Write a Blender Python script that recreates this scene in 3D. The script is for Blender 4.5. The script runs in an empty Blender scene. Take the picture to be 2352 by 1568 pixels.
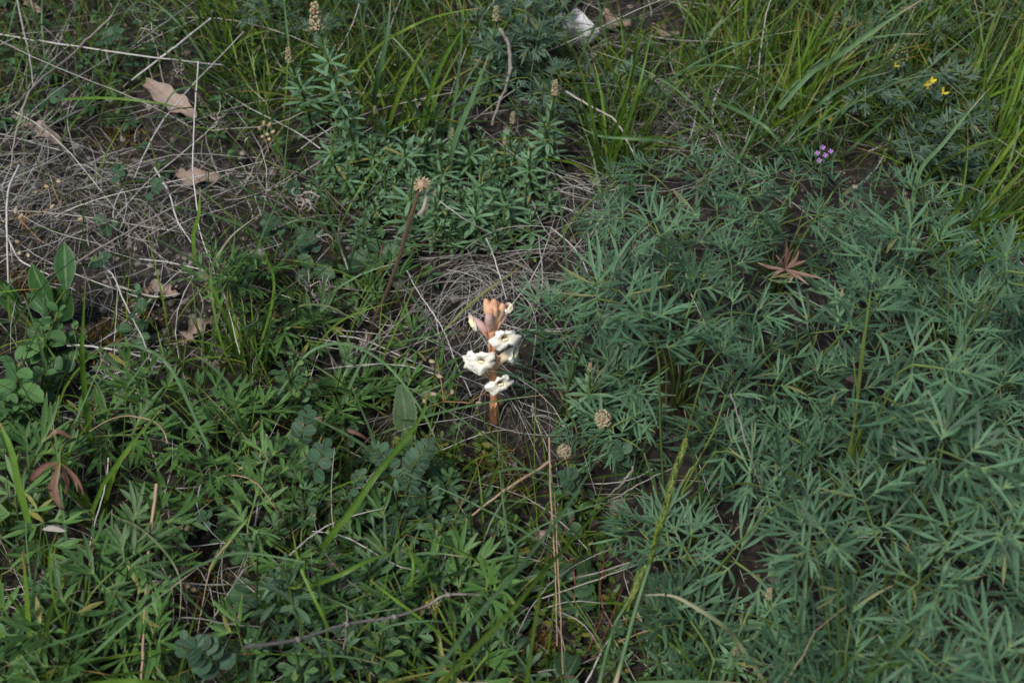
import bpy, math, random
import numpy as np
from mathutils import Matrix, Vector, Euler

random.seed(7); rng = np.random.default_rng(11)
R = math.radians
scene = bpy.context.scene
col = scene.collection

# ------------------------------------------------------------------ camera, sky, sun, exposure
PITCH = 47.0            # degrees below the horizon
LENS = 50.0
DIST = 1.39             # metres from the lens to the ground in the middle of the view
FWD = np.array([0, math.cos(R(PITCH)), -math.sin(R(PITCH))])
UPV = np.array([0, math.sin(R(PITCH)), math.cos(R(PITCH))])
RIGHT = np.array([1.0, 0, 0])
CAM = -FWD * DIST
cd = bpy.data.cameras.new('camera'); cam = bpy.data.objects.new('camera', cd); col.objects.link(cam)
cam.location = CAM; cam.rotation_euler = (R(90 - PITCH), 0, 0)
cd.lens = LENS; cd.sensor_width = 36; cd.clip_start = 0.02; cd.clip_end = 300
cd.dof.use_dof = True; cd.dof.focus_distance = 1.31; cd.dof.aperture_fstop = 8.0
scene.camera = cam

world = bpy.data.worlds.new('World'); scene.world = world; world.use_nodes = True
wn = world.node_tree.nodes; wl = world.node_tree.links
bg = wn['Background']; sky = wn.new('ShaderNodeTexSky'); sky.sky_type = 'NISHITA'; sky.sun_disc = False
SUN_EL, SUN_AZ = 56.0, 215.0
sky.sun_elevation = R(SUN_EL); sky.sun_rotation = R(SUN_AZ); sky.air_density = 1.0; sky.dust_density = 2.5
wl.new(sky.outputs[0], bg.inputs[0]); bg.inputs[1].default_value = 0.05
sd = bpy.data.lights.new('sun', 'SUN'); sd.energy = 1.5; sd.angle = R(11); sd.color = (1, .97, .93)
so = bpy.data.objects.new('sun', sd); col.objects.link(so)
so.rotation_euler = (R(90 - SUN_EL), 0, R(180 - SUN_AZ))
scene.view_settings.view_transform = 'Standard'; scene.view_settings.look = 'None'
scene.view_settings.exposure = 1.0; scene.view_settings.gamma = 1
scene.view_settings.use_curve_mapping = False
scene.cycles.max_bounces = 5; scene.cycles.diffuse_bounces = 2; scene.cycles.transparent_max_bounces = 4

# ------------------------------------------------------------------ where things stand
def hz(x, y):
    """height of the ground"""
    h = .0065*np.sin(15*x+1)*np.cos(12*y+.5) + .004*np.sin(31*x-2+9*y) + .003*np.cos(41*y-13*x)
    h = h + .02*np.exp(-((x-.3)**2+(y+.05)**2)/.05) - .012*np.exp(-((x+.05)**2+(y+.12)**2)/.006)
    h = h + .012*np.exp(-((x+.36)**2+(y-.12)**2)/.012)
    return h
def ray(px, py):
    x = (px-1176)/2352*36/LENS; y = -(py-784)/2352*36/LENS
    return FWD + x*RIGHT + y*UPV
def at(px, py, z=0.0):
    """the point z metres above the ground seen at photo position px,py (photo 2352 wide)"""
    d = ray(px, py); gz = 0.0
    for _ in range(4):
        t = (gz + z - CAM[2]) / d[2]; p = CAM + d*t
        gz = float(hz(p[0], p[1]))
    return p
def upright(px, py, y):
    """the point at depth y seen at photo position px,py"""
    d = ray(px, py); return CAM + d*((y-CAM[1])/d[1])
def pix(p):
    v = np.asarray(p) - CAM; f = v @ FWD
    return 1176 + (v @ RIGHT)/f*LENS/36*2352, 784 - (v @ UPV)/f*LENS/36*2352
def inside(px, py, poly):
    c = False; n = len(poly); j = n-1
    for i in range(n):
        xi, yi = poly[i]; xj, yj = poly[j]
        if (yi > py) != (yj > py) and px < (xj-xi)*(py-yi)/(yj-yi)+xi: c = not c
        j = i
    return c
def smooth(P, n):
    P = np.asarray(P, float)
    if len(P) == 2: return P[0] + (P[1]-P[0])*np.linspace(0, 1, n)[:, None]
    Q = np.vstack([2*P[0]-P[1], P, 2*P[-1]-P[-2]]); m = len(P)-1; out = []
    for u in np.linspace(0, m-1e-6, n):
        i = int(u); t = u-i; a, b, c, d = Q[i:i+4]
        out.append(.5*(2*b + (c-a)*t + (2*a-5*b+4*c-d)*t*t + (3*b-a-3*c+d)*t**3))
    return np.array(out)
def unit(v):
    v = np.asarray(v, float); return v/(np.linalg.norm(v, axis=-1, keepdims=True)+1e-9)

# ------------------------------------------------------------------ mesh collecting
class MB:
    def __init__(s): s.V = []; s.F = []; s.U = []; s.M = []; s.n = 0
    def add(s, V, F, U, m=0):
        V = np.asarray(V, float).reshape(-1, 3); F = np.asarray(F, int).reshape(-1, 4)
        s.V.append(V); s.F.append(F+s.n); s.U.append(np.asarray(U, float).reshape(-1, 2)); s.M.append(np.full(len(F), m)); s.n += len(V)
    def ribbon(s, P, W, up, fold=.15, m=0, v0=0., v1=1.):
        P = np.asarray(P, float)
        if P.ndim == 2: P = P[None]
        k, n, _ = P.shape
        W = np.broadcast_to(np.asarray(W, float), (k, n)); up = np.asarray(up, float)
        if up.ndim == 1: up = np.broadcast_to(up, (k, 3))
        T = unit(np.gradient(P, axis=1)); S = unit(np.cross(T, up[:, None, :])); N = np.cross(S, T)
        w = W[..., None]/2
        V = np.stack([P-S*w+N*w*fold, P, P+S*w+N*w*fold], 2)
        idx = np.arange(k*n*3).reshape(k, n, 3)
        F = np.stack([idx[:, :-1, :-1], idx[:, :-1, 1:], idx[:, 1:, 1:], idx[:, 1:, :-1]], -1)
        U = np.zeros((k, n, 3, 2)); U[..., 0] = [0, .5, 1]; U[..., 1] = np.linspace(v0, v1, n)[None, :, None]
        s.add(V, F, U, m)
    def tube(s, P, r, sides=6, m=0, v0=0., v1=1.):
        P = np.asarray(P, float); n = len(P); r = np.broadcast_to(np.asarray(r, float), (n,))
        T = unit(np.gradient(P, axis=0)); a = np.array([0.3, .2, .93]) if abs(T[:, 2]).mean() < .8 else np.array([1., .1, .2])
        A = unit(np.cross(T, a)); B = np.cross(T, A)
        th = np.linspace(0, 2*np.pi, sides, endpoint=False)
        V = P[:, None] + r[:, None, None]*(A[:, None]*np.cos(th)[None, :, None] + B[:, None]*np.sin(th)[None, :, None])
        idx = np.arange(n*sides).reshape(n, sides); nx = np.roll(idx, -1, 1)
        F = np.stack([idx[:-1], nx[:-1], nx[1:], idx[1:]], -1)
        U = np.zeros((n, sides, 2)); U[..., 0] = th/6.283; U[..., 1] = np.linspace(v0, v1, n)[:, None]
        s.add(V, F, U, m)
    def blob(s, c, r, d=(0, 0, 1), stretch=1., m=0, sides=6, rough=0.):
        d = unit(d); n = 6; t = np.linspace(-1, 1, n)
        P = np.asarray(c, float) + d*t[:, None]*r*stretch*.98
        rr = r*np.sqrt(np.clip(1-t**2, .003, 1))*(1+rough*rng.normal(0, 1, n))
        s.tube(P, rr, sides, m)
    def mesh(s, name, mats):
        V = np.concatenate(s.V); F = np.concatenate(s.F); U = np.concatenate(s.U); M = np.concatenate(s.M)
        me = bpy.data.meshes.new(name); me.vertices.add(len(V)); me.vertices.foreach_set('co', V.ravel().astype(np.float32))
        me.loops.add(F.size); me.loops.foreach_set('vertex_index', F.ravel().astype(np.int32))
        me.polygons.add(len(F)); me.polygons.foreach_set('loop_start', np.arange(0, F.size, 4, dtype=np.int32))
        me.polygons.foreach_set('material_index', M.astype(np.int32)); me.polygons.foreach_set('use_smooth', np.ones(len(F), bool))
        uv = me.uv_layers.new(name='UVMap'); uv.data.foreach_set('uv', U[F.ravel()].ravel().astype(np.float32))
        for mt in (mats if isinstance(mats, (list, tuple)) else [mats]): me.materials.append(mt)
        me.update(calc_edges=True); me.validate(); return me
    def build(s, name, mats, parent=None, base=None):
        if base is not None: s.V = [v-np.asarray(base) for v in s.V]
        o = bpy.data.objects.new(name, s.mesh(name, mats)); col.objects.link(o)
        if parent is not None: o.parent = parent
        elif base is not None: o.location = base
        return o

MARKS = [((1140, 800), 'the broomrape'), ((972, 412), 'the brown stalk head'), ((1810, 610), 'the withered brown leaf'),
         ((1893, 352), 'the purple flower'), ((2135, 195), 'the yellow flower'), ((1330, 65), 'the white stone'),
         ((1297, 1037), 'the burnet seed head'), ((1530, 1150), 'the tall green grass spike'), ((932, 940), 'the serrated grey leaf'),
         ((140, 1120), 'the drooping reddish leaf'), ((110, 660), 'the lance-shaped leaves'), ((390, 230), 'the pinkish dead leaf'),
         ((1445, 1370), 'the short grass spike'), ((730, 60), 'the bedstraw flower spike'), ((940, 1080), 'the vetch leaf'),
         ((980, 1375), 'the wilted yellow flower head'), ((20, 20), 'the top left corner'), ((2330, 20), 'the top right corner'),
         ((20, 1550), 'the bottom left corner'), ((2330, 1550), 'the bottom right corner'), ((2340, 760), 'the right edge'), ((60, 880), 'the crinkled leafy shoot'),
         ((600, 480), 'the forked dark twig'), ((340, 1350), 'the upright tan stick'), ((1950, 1500), 'the blurred blades in front'), ((700, 860), 'the medick shoot'), ((1278, 1250), 'the tall dry sticks'), ((1370, 1440), 'the red stems'), ((1290, 1500), 'the foot of the dry sticks'), ((1200, 1100), 'the tan stick'), ((1390, 965), 'the hidden seed head'), ((1550, 1400), 'the pale bent blade')]
used = {}
def where(px, py, m):
    dx, dy = px-m[0][0], py-m[0][1]; r = math.hypot(dx, dy); a = math.degrees(math.atan2(dy, dx)) % 360
    names = ['right of', 'lower right of', 'below', 'lower left of', 'left of', 'upper left of', 'above', 'upper right of']
    return ('touching ' if r < 28 else ('just ' if r < 110 else '') + names[int((a+22.5)//45) % 8] + ' ') + m[1]
def tag(o, what, cat, px=None, py=None, group=None, skip=None, shared=False):
    lab = what
    if px is not None:
        ms = [m for m in sorted(MARKS, key=lambda m: math.hypot(m[0][0]-px, m[0][1]-py)) if not (skip and skip in m[1])][:5]
        W_ = [where(px, py, m) for m in ms]; C_ = [what+' '+w for w in W_[:2]] + [what+' '+W_[i]+', '+W_[j] for i in range(5) for j in range(5) if i != j] + [what+' '+w for w in W_[2:]]
        C_ = [c for c in C_ if len(c.split()) <= 16]; lab = next((c for c in C_ if c not in used), C_[0])
    used[lab] = 1
    o['label'] = lab; o['category'] = cat
    if group: o['group'] = group
    return o
def thing(name, loc):
    o = bpy.data.objects.new(name, None); o.empty_display_size = .01; col.objects.link(o); o.location = loc; return o
def place(name, me, parent, p, d, up=(0, 0, 1), s=1.):
    """link mesh me under parent, its +Y along d, its +Z near up, p relative to the parent"""
    o = bpy.data.objects.new(name, me); col.objects.link(o); o.parent = parent
    y = unit(d); x = unit(np.cross(y, up)); z = np.cross(x, y)
    M = Matrix(((x[0], y[0], z[0], p[0]), (x[1], y[1], z[1], p[1]), (x[2], y[2], z[2], p[2]), (0, 0, 0, 1)))
    o.matrix_basis = M @ Matrix.Scale(s, 4); return o
def structure(o): o['kind'] = 'structure'; return o
def stuff(o, label, cat): o['kind'] = 'stuff'; o['label'] = label; o['category'] = cat; return o

# ------------------------------------------------------------------ materials
def mat_base(name):
    m = bpy.data.materials.new(name); m.use_nodes = True; nt = m.node_tree; return m, nt, nt.nodes['Principled BSDF']
def mixrgb(nt, f, a, b, mode='MIX'):
    n = nt.nodes.new('ShaderNodeMix'); n.data_type = 'RGBA'; n.blend_type = mode; n.clamp_factor = True
    for s, v in ((0, f), (6, a), (7, b)):
        if isinstance(v, (int, float)): n.inputs[s].default_value = v
        elif isinstance(v, (tuple, list)): n.inputs[s].default_value = (*v, 1)
        else: nt.links.new(v, n.inputs[s])
    return n.outputs[2]
def maths(nt, op, a, b=0., c=None):
    n = nt.nodes.new('ShaderNodeMath'); n.operation = op
    for s, v in ((0, a), (1, b), (2, c)):
        if v is None: continue
        if isinstance(v, (int, float)): n.inputs[s].default_value = v
        else: nt.links.new(v, n.inputs[s])
    return n.outputs[0]
def ramp(nt, f, stops):
    n = nt.nodes.new('ShaderNodeValToRGB'); nt.links.new(f, n.inputs[0]); e = n.color_ramp.elements
    e[0].position = stops[0][0]; e[0].color = (*stops[0][1], 1); e[1].position = stops[-1][0]; e[1].color = (*stops[-1][1], 1)
    for p, c in stops[1:-1]:
        q = e.new(p); q.color = (*c, 1)
    return n.outputs[0]
def leafmat(name, c1, c2, tip=None, tip_at=.93, rib=None, old=None, old_at=.96, rough=.5, trans=.22, base=None, sheen=.0, scale=160, streak=False, spec=.35, edge=None, isl=None):
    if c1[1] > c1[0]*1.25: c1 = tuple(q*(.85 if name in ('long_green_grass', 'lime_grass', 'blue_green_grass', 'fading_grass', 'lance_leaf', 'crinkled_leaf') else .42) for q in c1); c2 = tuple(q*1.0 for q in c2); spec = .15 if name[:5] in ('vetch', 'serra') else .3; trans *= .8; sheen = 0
    m, nt, b = mat_base(name); N = nt.nodes; L = nt.links
    g = N.new('ShaderNodeNewGeometry'); oi = N.new('ShaderNodeObjectInfo')
    f = maths(nt, 'FRACT', maths(nt, 'MULTIPLY_ADD', g.outputs['Random Per Island'], .999 if isl is None else isl, oi.outputs['Random']))
    c = mixrgb(nt, f, c1, c2)
    uv = N.new('ShaderNodeUVMap'); sp = N.new('ShaderNodeSeparateXYZ'); L.new(uv.outputs[0], sp.inputs[0])
    u, v = sp.outputs[0], sp.outputs[1]
    tc = N.new('ShaderNodeTexCoord'); no = N.new('ShaderNodeTexNoise'); L.new(tc.outputs['Object'], no.inputs[0])
    no.inputs['Scale'].default_value = scale; no.inputs['Detail'].default_value = 3
    if old:
        k = maths(nt, 'GREATER_THAN', f, old_at); k = maths(nt, 'MULTIPLY', k, maths(nt, 'ADD', no.outputs[0], .25))
        c = mixrgb(nt, k, c, old)
    if base: c = mixrgb(nt, maths(nt, 'MULTIPLY_ADD', v, -6., 1.), c, base)
    if rib:
        d = maths(nt, 'ABSOLUTE', maths(nt, 'SUBTRACT', u, .5)); k = maths(nt, 'MULTIPLY_ADD', d, -9., .8); c = mixrgb(nt, k, c, rib)
    if edge:
        d = maths(nt, 'ABSOLUTE', maths(nt, 'SUBTRACT', u, .5)); k = maths(nt, 'MULTIPLY_ADD', d, 8., -3.3); c = mixrgb(nt, k, c, edge)
    if tip:
        k = maths(nt, 'MULTIPLY', maths(nt, 'SUBTRACT', maths(nt, 'ADD', v, maths(nt, 'MULTIPLY', f, .08)), tip_at), 1/(1.001-tip_at)); c = mixrgb(nt, k, c, tip)
    val = maths(nt, 'MULTIPLY_ADD', no.outputs[0], .75, .62)
    hs = N.new('ShaderNodeHueSaturation'); L.new(c, hs.inputs['Color']); L.new(val, hs.inputs['Value']); c = hs.outputs[0]
    if streak:
        w = N.new('ShaderNodeTexWave'); w.inputs['Scale'].default_value = 2.2; w.inputs['Distortion'].default_value = 1
        L.new(uv.outputs[0], w.inputs[0]); c = mixrgb(nt, .22, c, w.outputs[0], 'MULTIPLY')
    L.new(c, b.inputs['Base Color']); b.inputs['Roughness'].default_value = rough; b.inputs['Specular IOR Level'].default_value = spec
    if sheen: b.inputs['Sheen Weight'].default_value = sheen; b.inputs['Sheen Roughness'].default_value = .4
    bp = N.new('ShaderNodeBump'); bp.inputs['Strength'].default_value = .35; bp.inputs['Distance'].default_value = .0006
    L.new(no.outputs[0], bp.inputs['Height']); L.new(bp.outputs[0], b.inputs['Normal'])
    if trans:
        t = N.new('ShaderNodeBsdfTranslucent'); L.new(mixrgb(nt, .5, c, (1.0, 1.0, .55), 'MULTIPLY'), t.inputs[0])
        mx = N.new('ShaderNodeMixShader'); mx.inputs[0].default_value = trans
        L.new(b.outputs[0], mx.inputs[1]); L.new(t.outputs[0], mx.inputs[2]); L.new(mx.outputs[0], N['Material Output'].inputs[0])
    return m
M = {}
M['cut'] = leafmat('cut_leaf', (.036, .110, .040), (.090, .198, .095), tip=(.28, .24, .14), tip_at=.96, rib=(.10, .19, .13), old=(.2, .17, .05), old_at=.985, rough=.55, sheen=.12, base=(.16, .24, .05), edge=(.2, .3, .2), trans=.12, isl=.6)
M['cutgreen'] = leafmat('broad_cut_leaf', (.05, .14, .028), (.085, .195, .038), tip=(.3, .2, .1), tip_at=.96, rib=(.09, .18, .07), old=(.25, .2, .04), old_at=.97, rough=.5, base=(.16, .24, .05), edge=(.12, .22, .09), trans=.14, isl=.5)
M['grass'] = leafmat('green_grass', (.065, .150, .022), (.17, .30, .03), tip=(.35, .2, .06), tip_at=.9, old=(.3, .28, .09), old_at=.95, rib=(.13, .23, .05), rough=.42, trans=.3, streak=True)
M['bluegrass'] = leafmat('blue_green_grass', (.10, .20, .08), (.13, .24, .10), tip=(.4, .35, .22), tip_at=.9, rib=(.14, .24, .12), rough=.45, trans=.22, streak=True)
M['blade'] = leafmat('long_green_grass', (.10, .21, .022), (.14, .27, .035), tip=(.35, .25, .08), tip_at=.93, rib=(.16, .28, .06), rough=.42, trans=.3, streak=True)
M['limegrass'] = leafmat('lime_grass', (.16, .27, .03), (.2, .31, .045), tip=(.4, .22, .06), tip_at=.93, rib=(.2, .33, .08), rough=.42, trans=.3, streak=True)
M['palegrass'] = leafmat('fading_grass', (.17, .22, .10), (.24, .27, .15), tip=(.48, .42, .3), tip_at=.5, rough=.5, trans=.2, streak=True)
M['straw'] = leafmat('dry_straw', (.54, .515, .475), (.10, .088, .072), tip=(.42, .40, .36), tip_at=.8, old=(.07, .052, .038), old_at=.72, rough=.7, trans=.08, streak=True, spec=.2)
M['paleStraw'] = leafmat('pale_dry_stem', (.64, .61, .56), (.52, .49, .44), old=(.4, .35, .29), old_at=.8, rough=.6, trans=.05, streak=True)
M['tan'] = leafmat('tan_stem', (.46, .32, .2), (.4, .27, .17), rough=.6, trans=.05, streak=True)
M['greytwig'] = leafmat('grey_twig', (.30, .26, .23), (.22, .19, .165), rough=.8, trans=0, scale=300)
M['darktwig'] = leafmat('dark_twig', (.062, .048, .038), (.09, .07, .055), rough=.8, trans=0, scale=400)
M['redstem'] = leafmat('red_stem', (.24, .06, .055), (.2, .07, .05), rough=.5, trans=.05)
M['stem'] = leafmat('green_stem', (.08, .14, .035), (.14, .20, .045), rough=.5, trans=.1)
M['hairstem'] = leafmat('hairy_brown_stem', (.085, .05, .028), (.11, .062, .034), rough=.8, trans=0, sheen=.2, scale=500)
M['hair'] = leafmat('white_hair', (.30, .27, .22), (.2, .18, .14), rough=.6, trans=.2)
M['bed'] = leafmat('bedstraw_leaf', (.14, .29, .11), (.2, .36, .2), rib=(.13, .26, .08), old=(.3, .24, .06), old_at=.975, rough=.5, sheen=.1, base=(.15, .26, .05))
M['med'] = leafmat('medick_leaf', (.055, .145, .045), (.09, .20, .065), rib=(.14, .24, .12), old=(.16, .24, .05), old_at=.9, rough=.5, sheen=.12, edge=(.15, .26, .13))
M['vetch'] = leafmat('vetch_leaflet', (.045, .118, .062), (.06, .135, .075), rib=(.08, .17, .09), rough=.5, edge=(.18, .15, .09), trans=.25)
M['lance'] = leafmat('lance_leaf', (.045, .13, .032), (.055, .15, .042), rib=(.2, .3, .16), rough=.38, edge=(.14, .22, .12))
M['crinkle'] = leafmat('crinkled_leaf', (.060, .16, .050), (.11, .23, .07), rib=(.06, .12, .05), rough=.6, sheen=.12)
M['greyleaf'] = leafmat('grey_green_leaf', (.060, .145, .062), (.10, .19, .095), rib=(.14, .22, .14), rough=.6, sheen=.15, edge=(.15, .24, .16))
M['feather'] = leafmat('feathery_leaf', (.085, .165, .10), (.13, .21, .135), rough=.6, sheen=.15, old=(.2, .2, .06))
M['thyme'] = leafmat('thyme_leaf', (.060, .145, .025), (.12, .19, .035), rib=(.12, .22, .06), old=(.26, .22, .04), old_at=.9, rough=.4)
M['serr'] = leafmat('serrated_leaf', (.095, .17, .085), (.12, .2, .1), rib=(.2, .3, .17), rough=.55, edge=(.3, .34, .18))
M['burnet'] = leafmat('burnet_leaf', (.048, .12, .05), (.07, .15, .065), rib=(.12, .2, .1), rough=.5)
M['deadleaf'] = leafmat('dead_leaf', (.42, .33, .28), (.24, .17, .13), rib=(.3, .2, .14), rough=.6, trans=.1, scale=70, base=(.36, .26, .2))
M['reddead'] = leafmat('withered_leaf', (.20, .115, .085), (.28, .17, .125), tip=(.36, .24, .18), tip_at=.7, rough=.6, trans=.1)
M['redleaf'] = leafmat('reddish_leaf', (.22, .10, .085), (.26, .15, .10), rib=(.28, .2, .15), rough=.5, base=(.2, .25, .06))
M['yellowleaf'] = leafmat('yellow_leaf', (.36, .30, .06), (.3, .23, .06), rough=.5)
M['capsule'] = leafmat('seed_capsule', (.55, .46, .3), (.45, .33, .17), base=(.35, .2, .08), rough=.5)
M['orangestem'] = leafmat('orange_stem', (.42, .22, .07), (.36, .2, .09), rough=.5)
M['cream'] = leafmat('cream_bud', (.50, .43, .28), (.36, .36, .16), rough=.6, old=(.5, .26, .2), old_at=.85)
M['spike'] = leafmat('grass_spikelet', (.20, .28, .035), (.13, .21, .03), tip=(.34, .36, .1), tip_at=.6, rough=.5)
M['burhead'] = leafmat('burnet_head', (.50, .46, .30), (.34, .36, .2), old=(.42, .2, .16), old_at=.72, rough=.6)
M['purple'] = leafmat('purple_petal', (.34, .16, .46), (.42, .22, .52), rough=.5)
M['yellow'] = leafmat('yellow_petal', (.8, .68, .03), (.7, .56, .08), rough=.5)
M['silver'] = leafmat('curled_dry_leaf', (.5, .45, .4), (.36, .31, .27), rough=.6)

def orobanche(name, stops, trans=.25, scale=260):
    m, nt, b = mat_base(name); uv = nt.nodes.new('ShaderNodeUVMap'); sp = nt.nodes.new('ShaderNodeSeparateXYZ'); nt.links.new(uv.outputs[0], sp.inputs[0])
    tc = nt.nodes.new('ShaderNodeTexCoord'); no = nt.nodes.new('ShaderNodeTexNoise'); no.inputs['Scale'].default_value = scale; nt.links.new(tc.outputs['Object'], no.inputs[0])
    v = maths(nt, 'ADD', sp.outputs[1], maths(nt, 'MULTIPLY_ADD', no.outputs[0], .3, -.15))
    c = ramp(nt, v, stops); nt.links.new(c, b.inputs['Base Color']); b.inputs['Roughness'].default_value = .5
    b.inputs['Subsurface Weight'].default_value = .15; b.inputs['Subsurface Radius'].default_value = (.004, .002, .001); b.inputs['Subsurface Scale'].default_value = .5
    bp = nt.nodes.new('ShaderNodeBump'); bp.inputs['Strength'].default_value = .3; bp.inputs['Distance'].default_value = .0006
    nt.links.new(no.outputs[0], bp.inputs['Height']); nt.links.new(bp.outputs[0], b.inputs['Normal'])
    return m
M['o_stem'] = orobanche('broomrape_stem', [(0, (.28, .13, .06)), (.12, (.5, .22, .11)), (.4, (.76, .38, .22)), (1, (.88, .54, .32))])
M['o_bud'] = orobanche('broomrape_bud', [(0, (.86, .56, .28)), (.4, (.92, .62, .34)), (.8, (.9, .58, .38)), (1, (.66, .32, .18))])
M['o_pink'] = orobanche('broomrape_pink_corolla', [(0, (.88, .55, .32)), (.25, (.82, .5, .46)), (.55, (.86, .62, .58)), (.75, (.88, .80, .6)), (1, (.9, .84, .7))])
M['o_cream'] = orobanche('broomrape_cream_corolla', [(0, (.68, .36, .16)), (.3, (.72, .56, .34)), (.55, (.76, .70, .54)), (.8, (.86, .83, .70)), (1, (.92, .90, .83))])
M['o_pinkbud'] = orobanche('broomrape_pink_bud', [(0, (.88, .56, .32)), (.5, (.86, .56, .48)), (.9, (.8, .52, .48)), (1, (.6, .36, .3))])
M['o_yel'] = orobanche('broomrape_throat', [(0, (.78, .70, .32)), (1, (.85, .80, .5))])
M['o_red'] = orobanche('broomrape_stigma', [(0, (.32, .06, .04)), (1, (.42, .1, .05))])

# soil
ms, nt, b = mat_base('dark_soil'); N = nt.nodes; L = nt.links
tc = N.new('ShaderNodeTexCoord'); n1 = N.new('ShaderNodeTexNoise'); n1.inputs['Scale'].default_value = 9; n1.inputs['Detail'].default_value = 8
n2 = N.new('ShaderNodeTexNoise'); n2.inputs['Scale'].default_value = 120; n2.inputs['Detail'].default_value = 8
L.new(tc.outputs['Object'], n1.inputs[0]); L.new(tc.outputs['Object'], n2.inputs[0])
c = ramp(nt, n2.outputs[0], [(.3, (.006, .005, .004)), (.5, (.016, .013, .010)), (.7, (.06, .048, .037))])
c = mixrgb(nt, maths(nt, 'MULTIPLY_ADD', n1.outputs[0], 4., -2.2), c, (.035, .022, .008))
L.new(c, b.inputs['Base Color']); b.inputs['Roughness'].default_value = .95
bp = N.new('ShaderNodeBump'); bp.inputs['Strength'].default_value = .9; bp.inputs['Distance'].default_value = .004
L.new(n2.outputs[0], bp.inputs['Height']); L.new(bp.outputs[0], b.inputs['Normal'])
M['soil'] = ms
def noisemat(name, c1, c2, sc, rough=.85, bump=.002):
    m, nt, b = mat_base(name); tc = nt.nodes.new('ShaderNodeTexCoord'); no = nt.nodes.new('ShaderNodeTexNoise'); no.inputs['Scale'].default_value = sc; no.inputs['Detail'].default_value = 6
    g = nt.nodes.new('ShaderNodeNewGeometry'); nt.links.new(tc.outputs['Object'], no.inputs[0])
    f = maths(nt, 'MULTIPLY_ADD', no.outputs[0], 2.2, -.6)
    c = mixrgb(nt, f, c1, c2); hs = nt.nodes.new('ShaderNodeHueSaturation'); nt.links.new(c, hs.inputs['Color'])
    nt.links.new(maths(nt, 'MULTIPLY_ADD', g.outputs['Random Per Island'], 1., .5), hs.inputs['Value']); nt.links.new(hs.outputs[0], b.inputs['Base Color'])
    b.inputs['Roughness'].default_value = rough; bp = nt.nodes.new('ShaderNodeBump'); bp.inputs['Distance'].default_value = bump; bp.inputs['Strength'].default_value = .7
    nt.links.new(no.outputs[0], bp.inputs['Height']); nt.links.new(bp.outputs[0], b.inputs['Normal']); return m
M['stone'] = noisemat('white_stone', (.62, .60, .61), (.84, .82, .84), 40)
M['crumb'] = noisemat('soil_crumbs', (.16, .125, .095), (.06, .046, .035), 60)
M['pebble'] = noisemat('pebbles', (.24, .22, .2), (.16, .12, .09), 90)
M['moss'] = leafmat('moss', (.12, .085, .015), (.065, .075, .015), old=(.26, .13, .03), old_at=.7, rough=.9, trans=.1)

# ------------------------------------------------------------------ ground
n = 321; u = np.linspace(-1, 1, n); g1 = np.sign(u)*(1.3*np.abs(u) + 60*np.abs(u)**9)
X, Y = np.meshgrid(g1, g1+.25, indexing='ij'); far = np.clip((np.hypot(X, Y)-1.5)/6, 0, 1)
Z = hz(X, Y)*(1-far) + far*.25*np.sin(X*.35+1)*np.sin(Y*.3) + .0016*np.sin(140*X+60*Y)*np.sin(110*Y-50*X)*(1-far)
idx = np.arange(n*n).reshape(n, n)
mb = MB(); mb.add(np.stack([X, Y, Z], -1), np.stack([idx[:-1, :-1], idx[1:, :-1], idx[1:, 1:], idx[:-1, 1:]], -1), np.stack([X, Y], -1))
structure(mb.build('ground', M['soil']))

# zones of the photo (pixels of the 2352 wide view)
BUSH = [(1195, 650), (1350, 575), (1385, 420), (1540, 345), (1750, 415), (1900, 380), (2110, 400), (2270, 545), (2440, 660), (2560, 1700), (1700, 1700), (1560, 1420), (1440, 1270), (1290, 1040), (1150, 985), (1235, 860)]
BARE = [[(0, 330), (330, 300), (620, 380), (640, 560), (500, 660), (450, 800), (180, 900), (60, 700), (-200, 700), (-200, 330)],
        [(930, 640), (1180, 560), (1230, 700), (1230, 880), (1120, 1000), (900, 900), (900, 760)],
        [(330, 1250), (620, 1240), (640, 1440), (420, 1500), (280, 1420)],
        [(1390, 160), (1640, 170), (1680, 330), (1500, 360), (1400, 330)], [(1180, 400), (1420, 380), (1500, 600), (1250, 640)]]
GRASSY = [[(360, -200), (1130, -200), (1120, 330), (900, 350), (520, 330)], [(1560, -200), (2700, -200), (2700, 700), (2150, 560), (2100, 400), (1750, 400), (1560, 330), (1500, 100)], [(1380, 100), (1500, 0), (1500, 420), (1360, 420)]]
def zone(px, py, Z): return any(inside(px, py, z) for z in Z)
CLEAR = [(1265, 0, 1400, 210), (330, 180, 460, 330), (0, 550, 175, 760), (1050, 640, 1235, 1070), (405, 380, 510, 450), (920, 390, 1000, 470), (870, 870, 965, 1000), (1120, 1000, 1260, 1100), (400, 720, 500, 800), (1380, 25, 1570, 120)]
def scatter(k, weight, clear=True):
    """k ground points picked with weight(px,py), spread over the view and a margin round it"""
    out = []
    while len(out) < k:
        x, y = rng.uniform(-1.0, 1.0), rng.uniform(-.62, 1.0)
        p = (x, y, float(hz(x, y))); q = pix(p)
        if not (-350 < q[0] < 2700 and -260 < q[1] < 1850): 
            continue
        if clear and any(a < q[0] < c_ and b_ < q[1] < d_ for a, b_, c_, d_ in CLEAR): continue
        if rng.random() < weight(*q): out.append((p, q))
    return out
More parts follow.
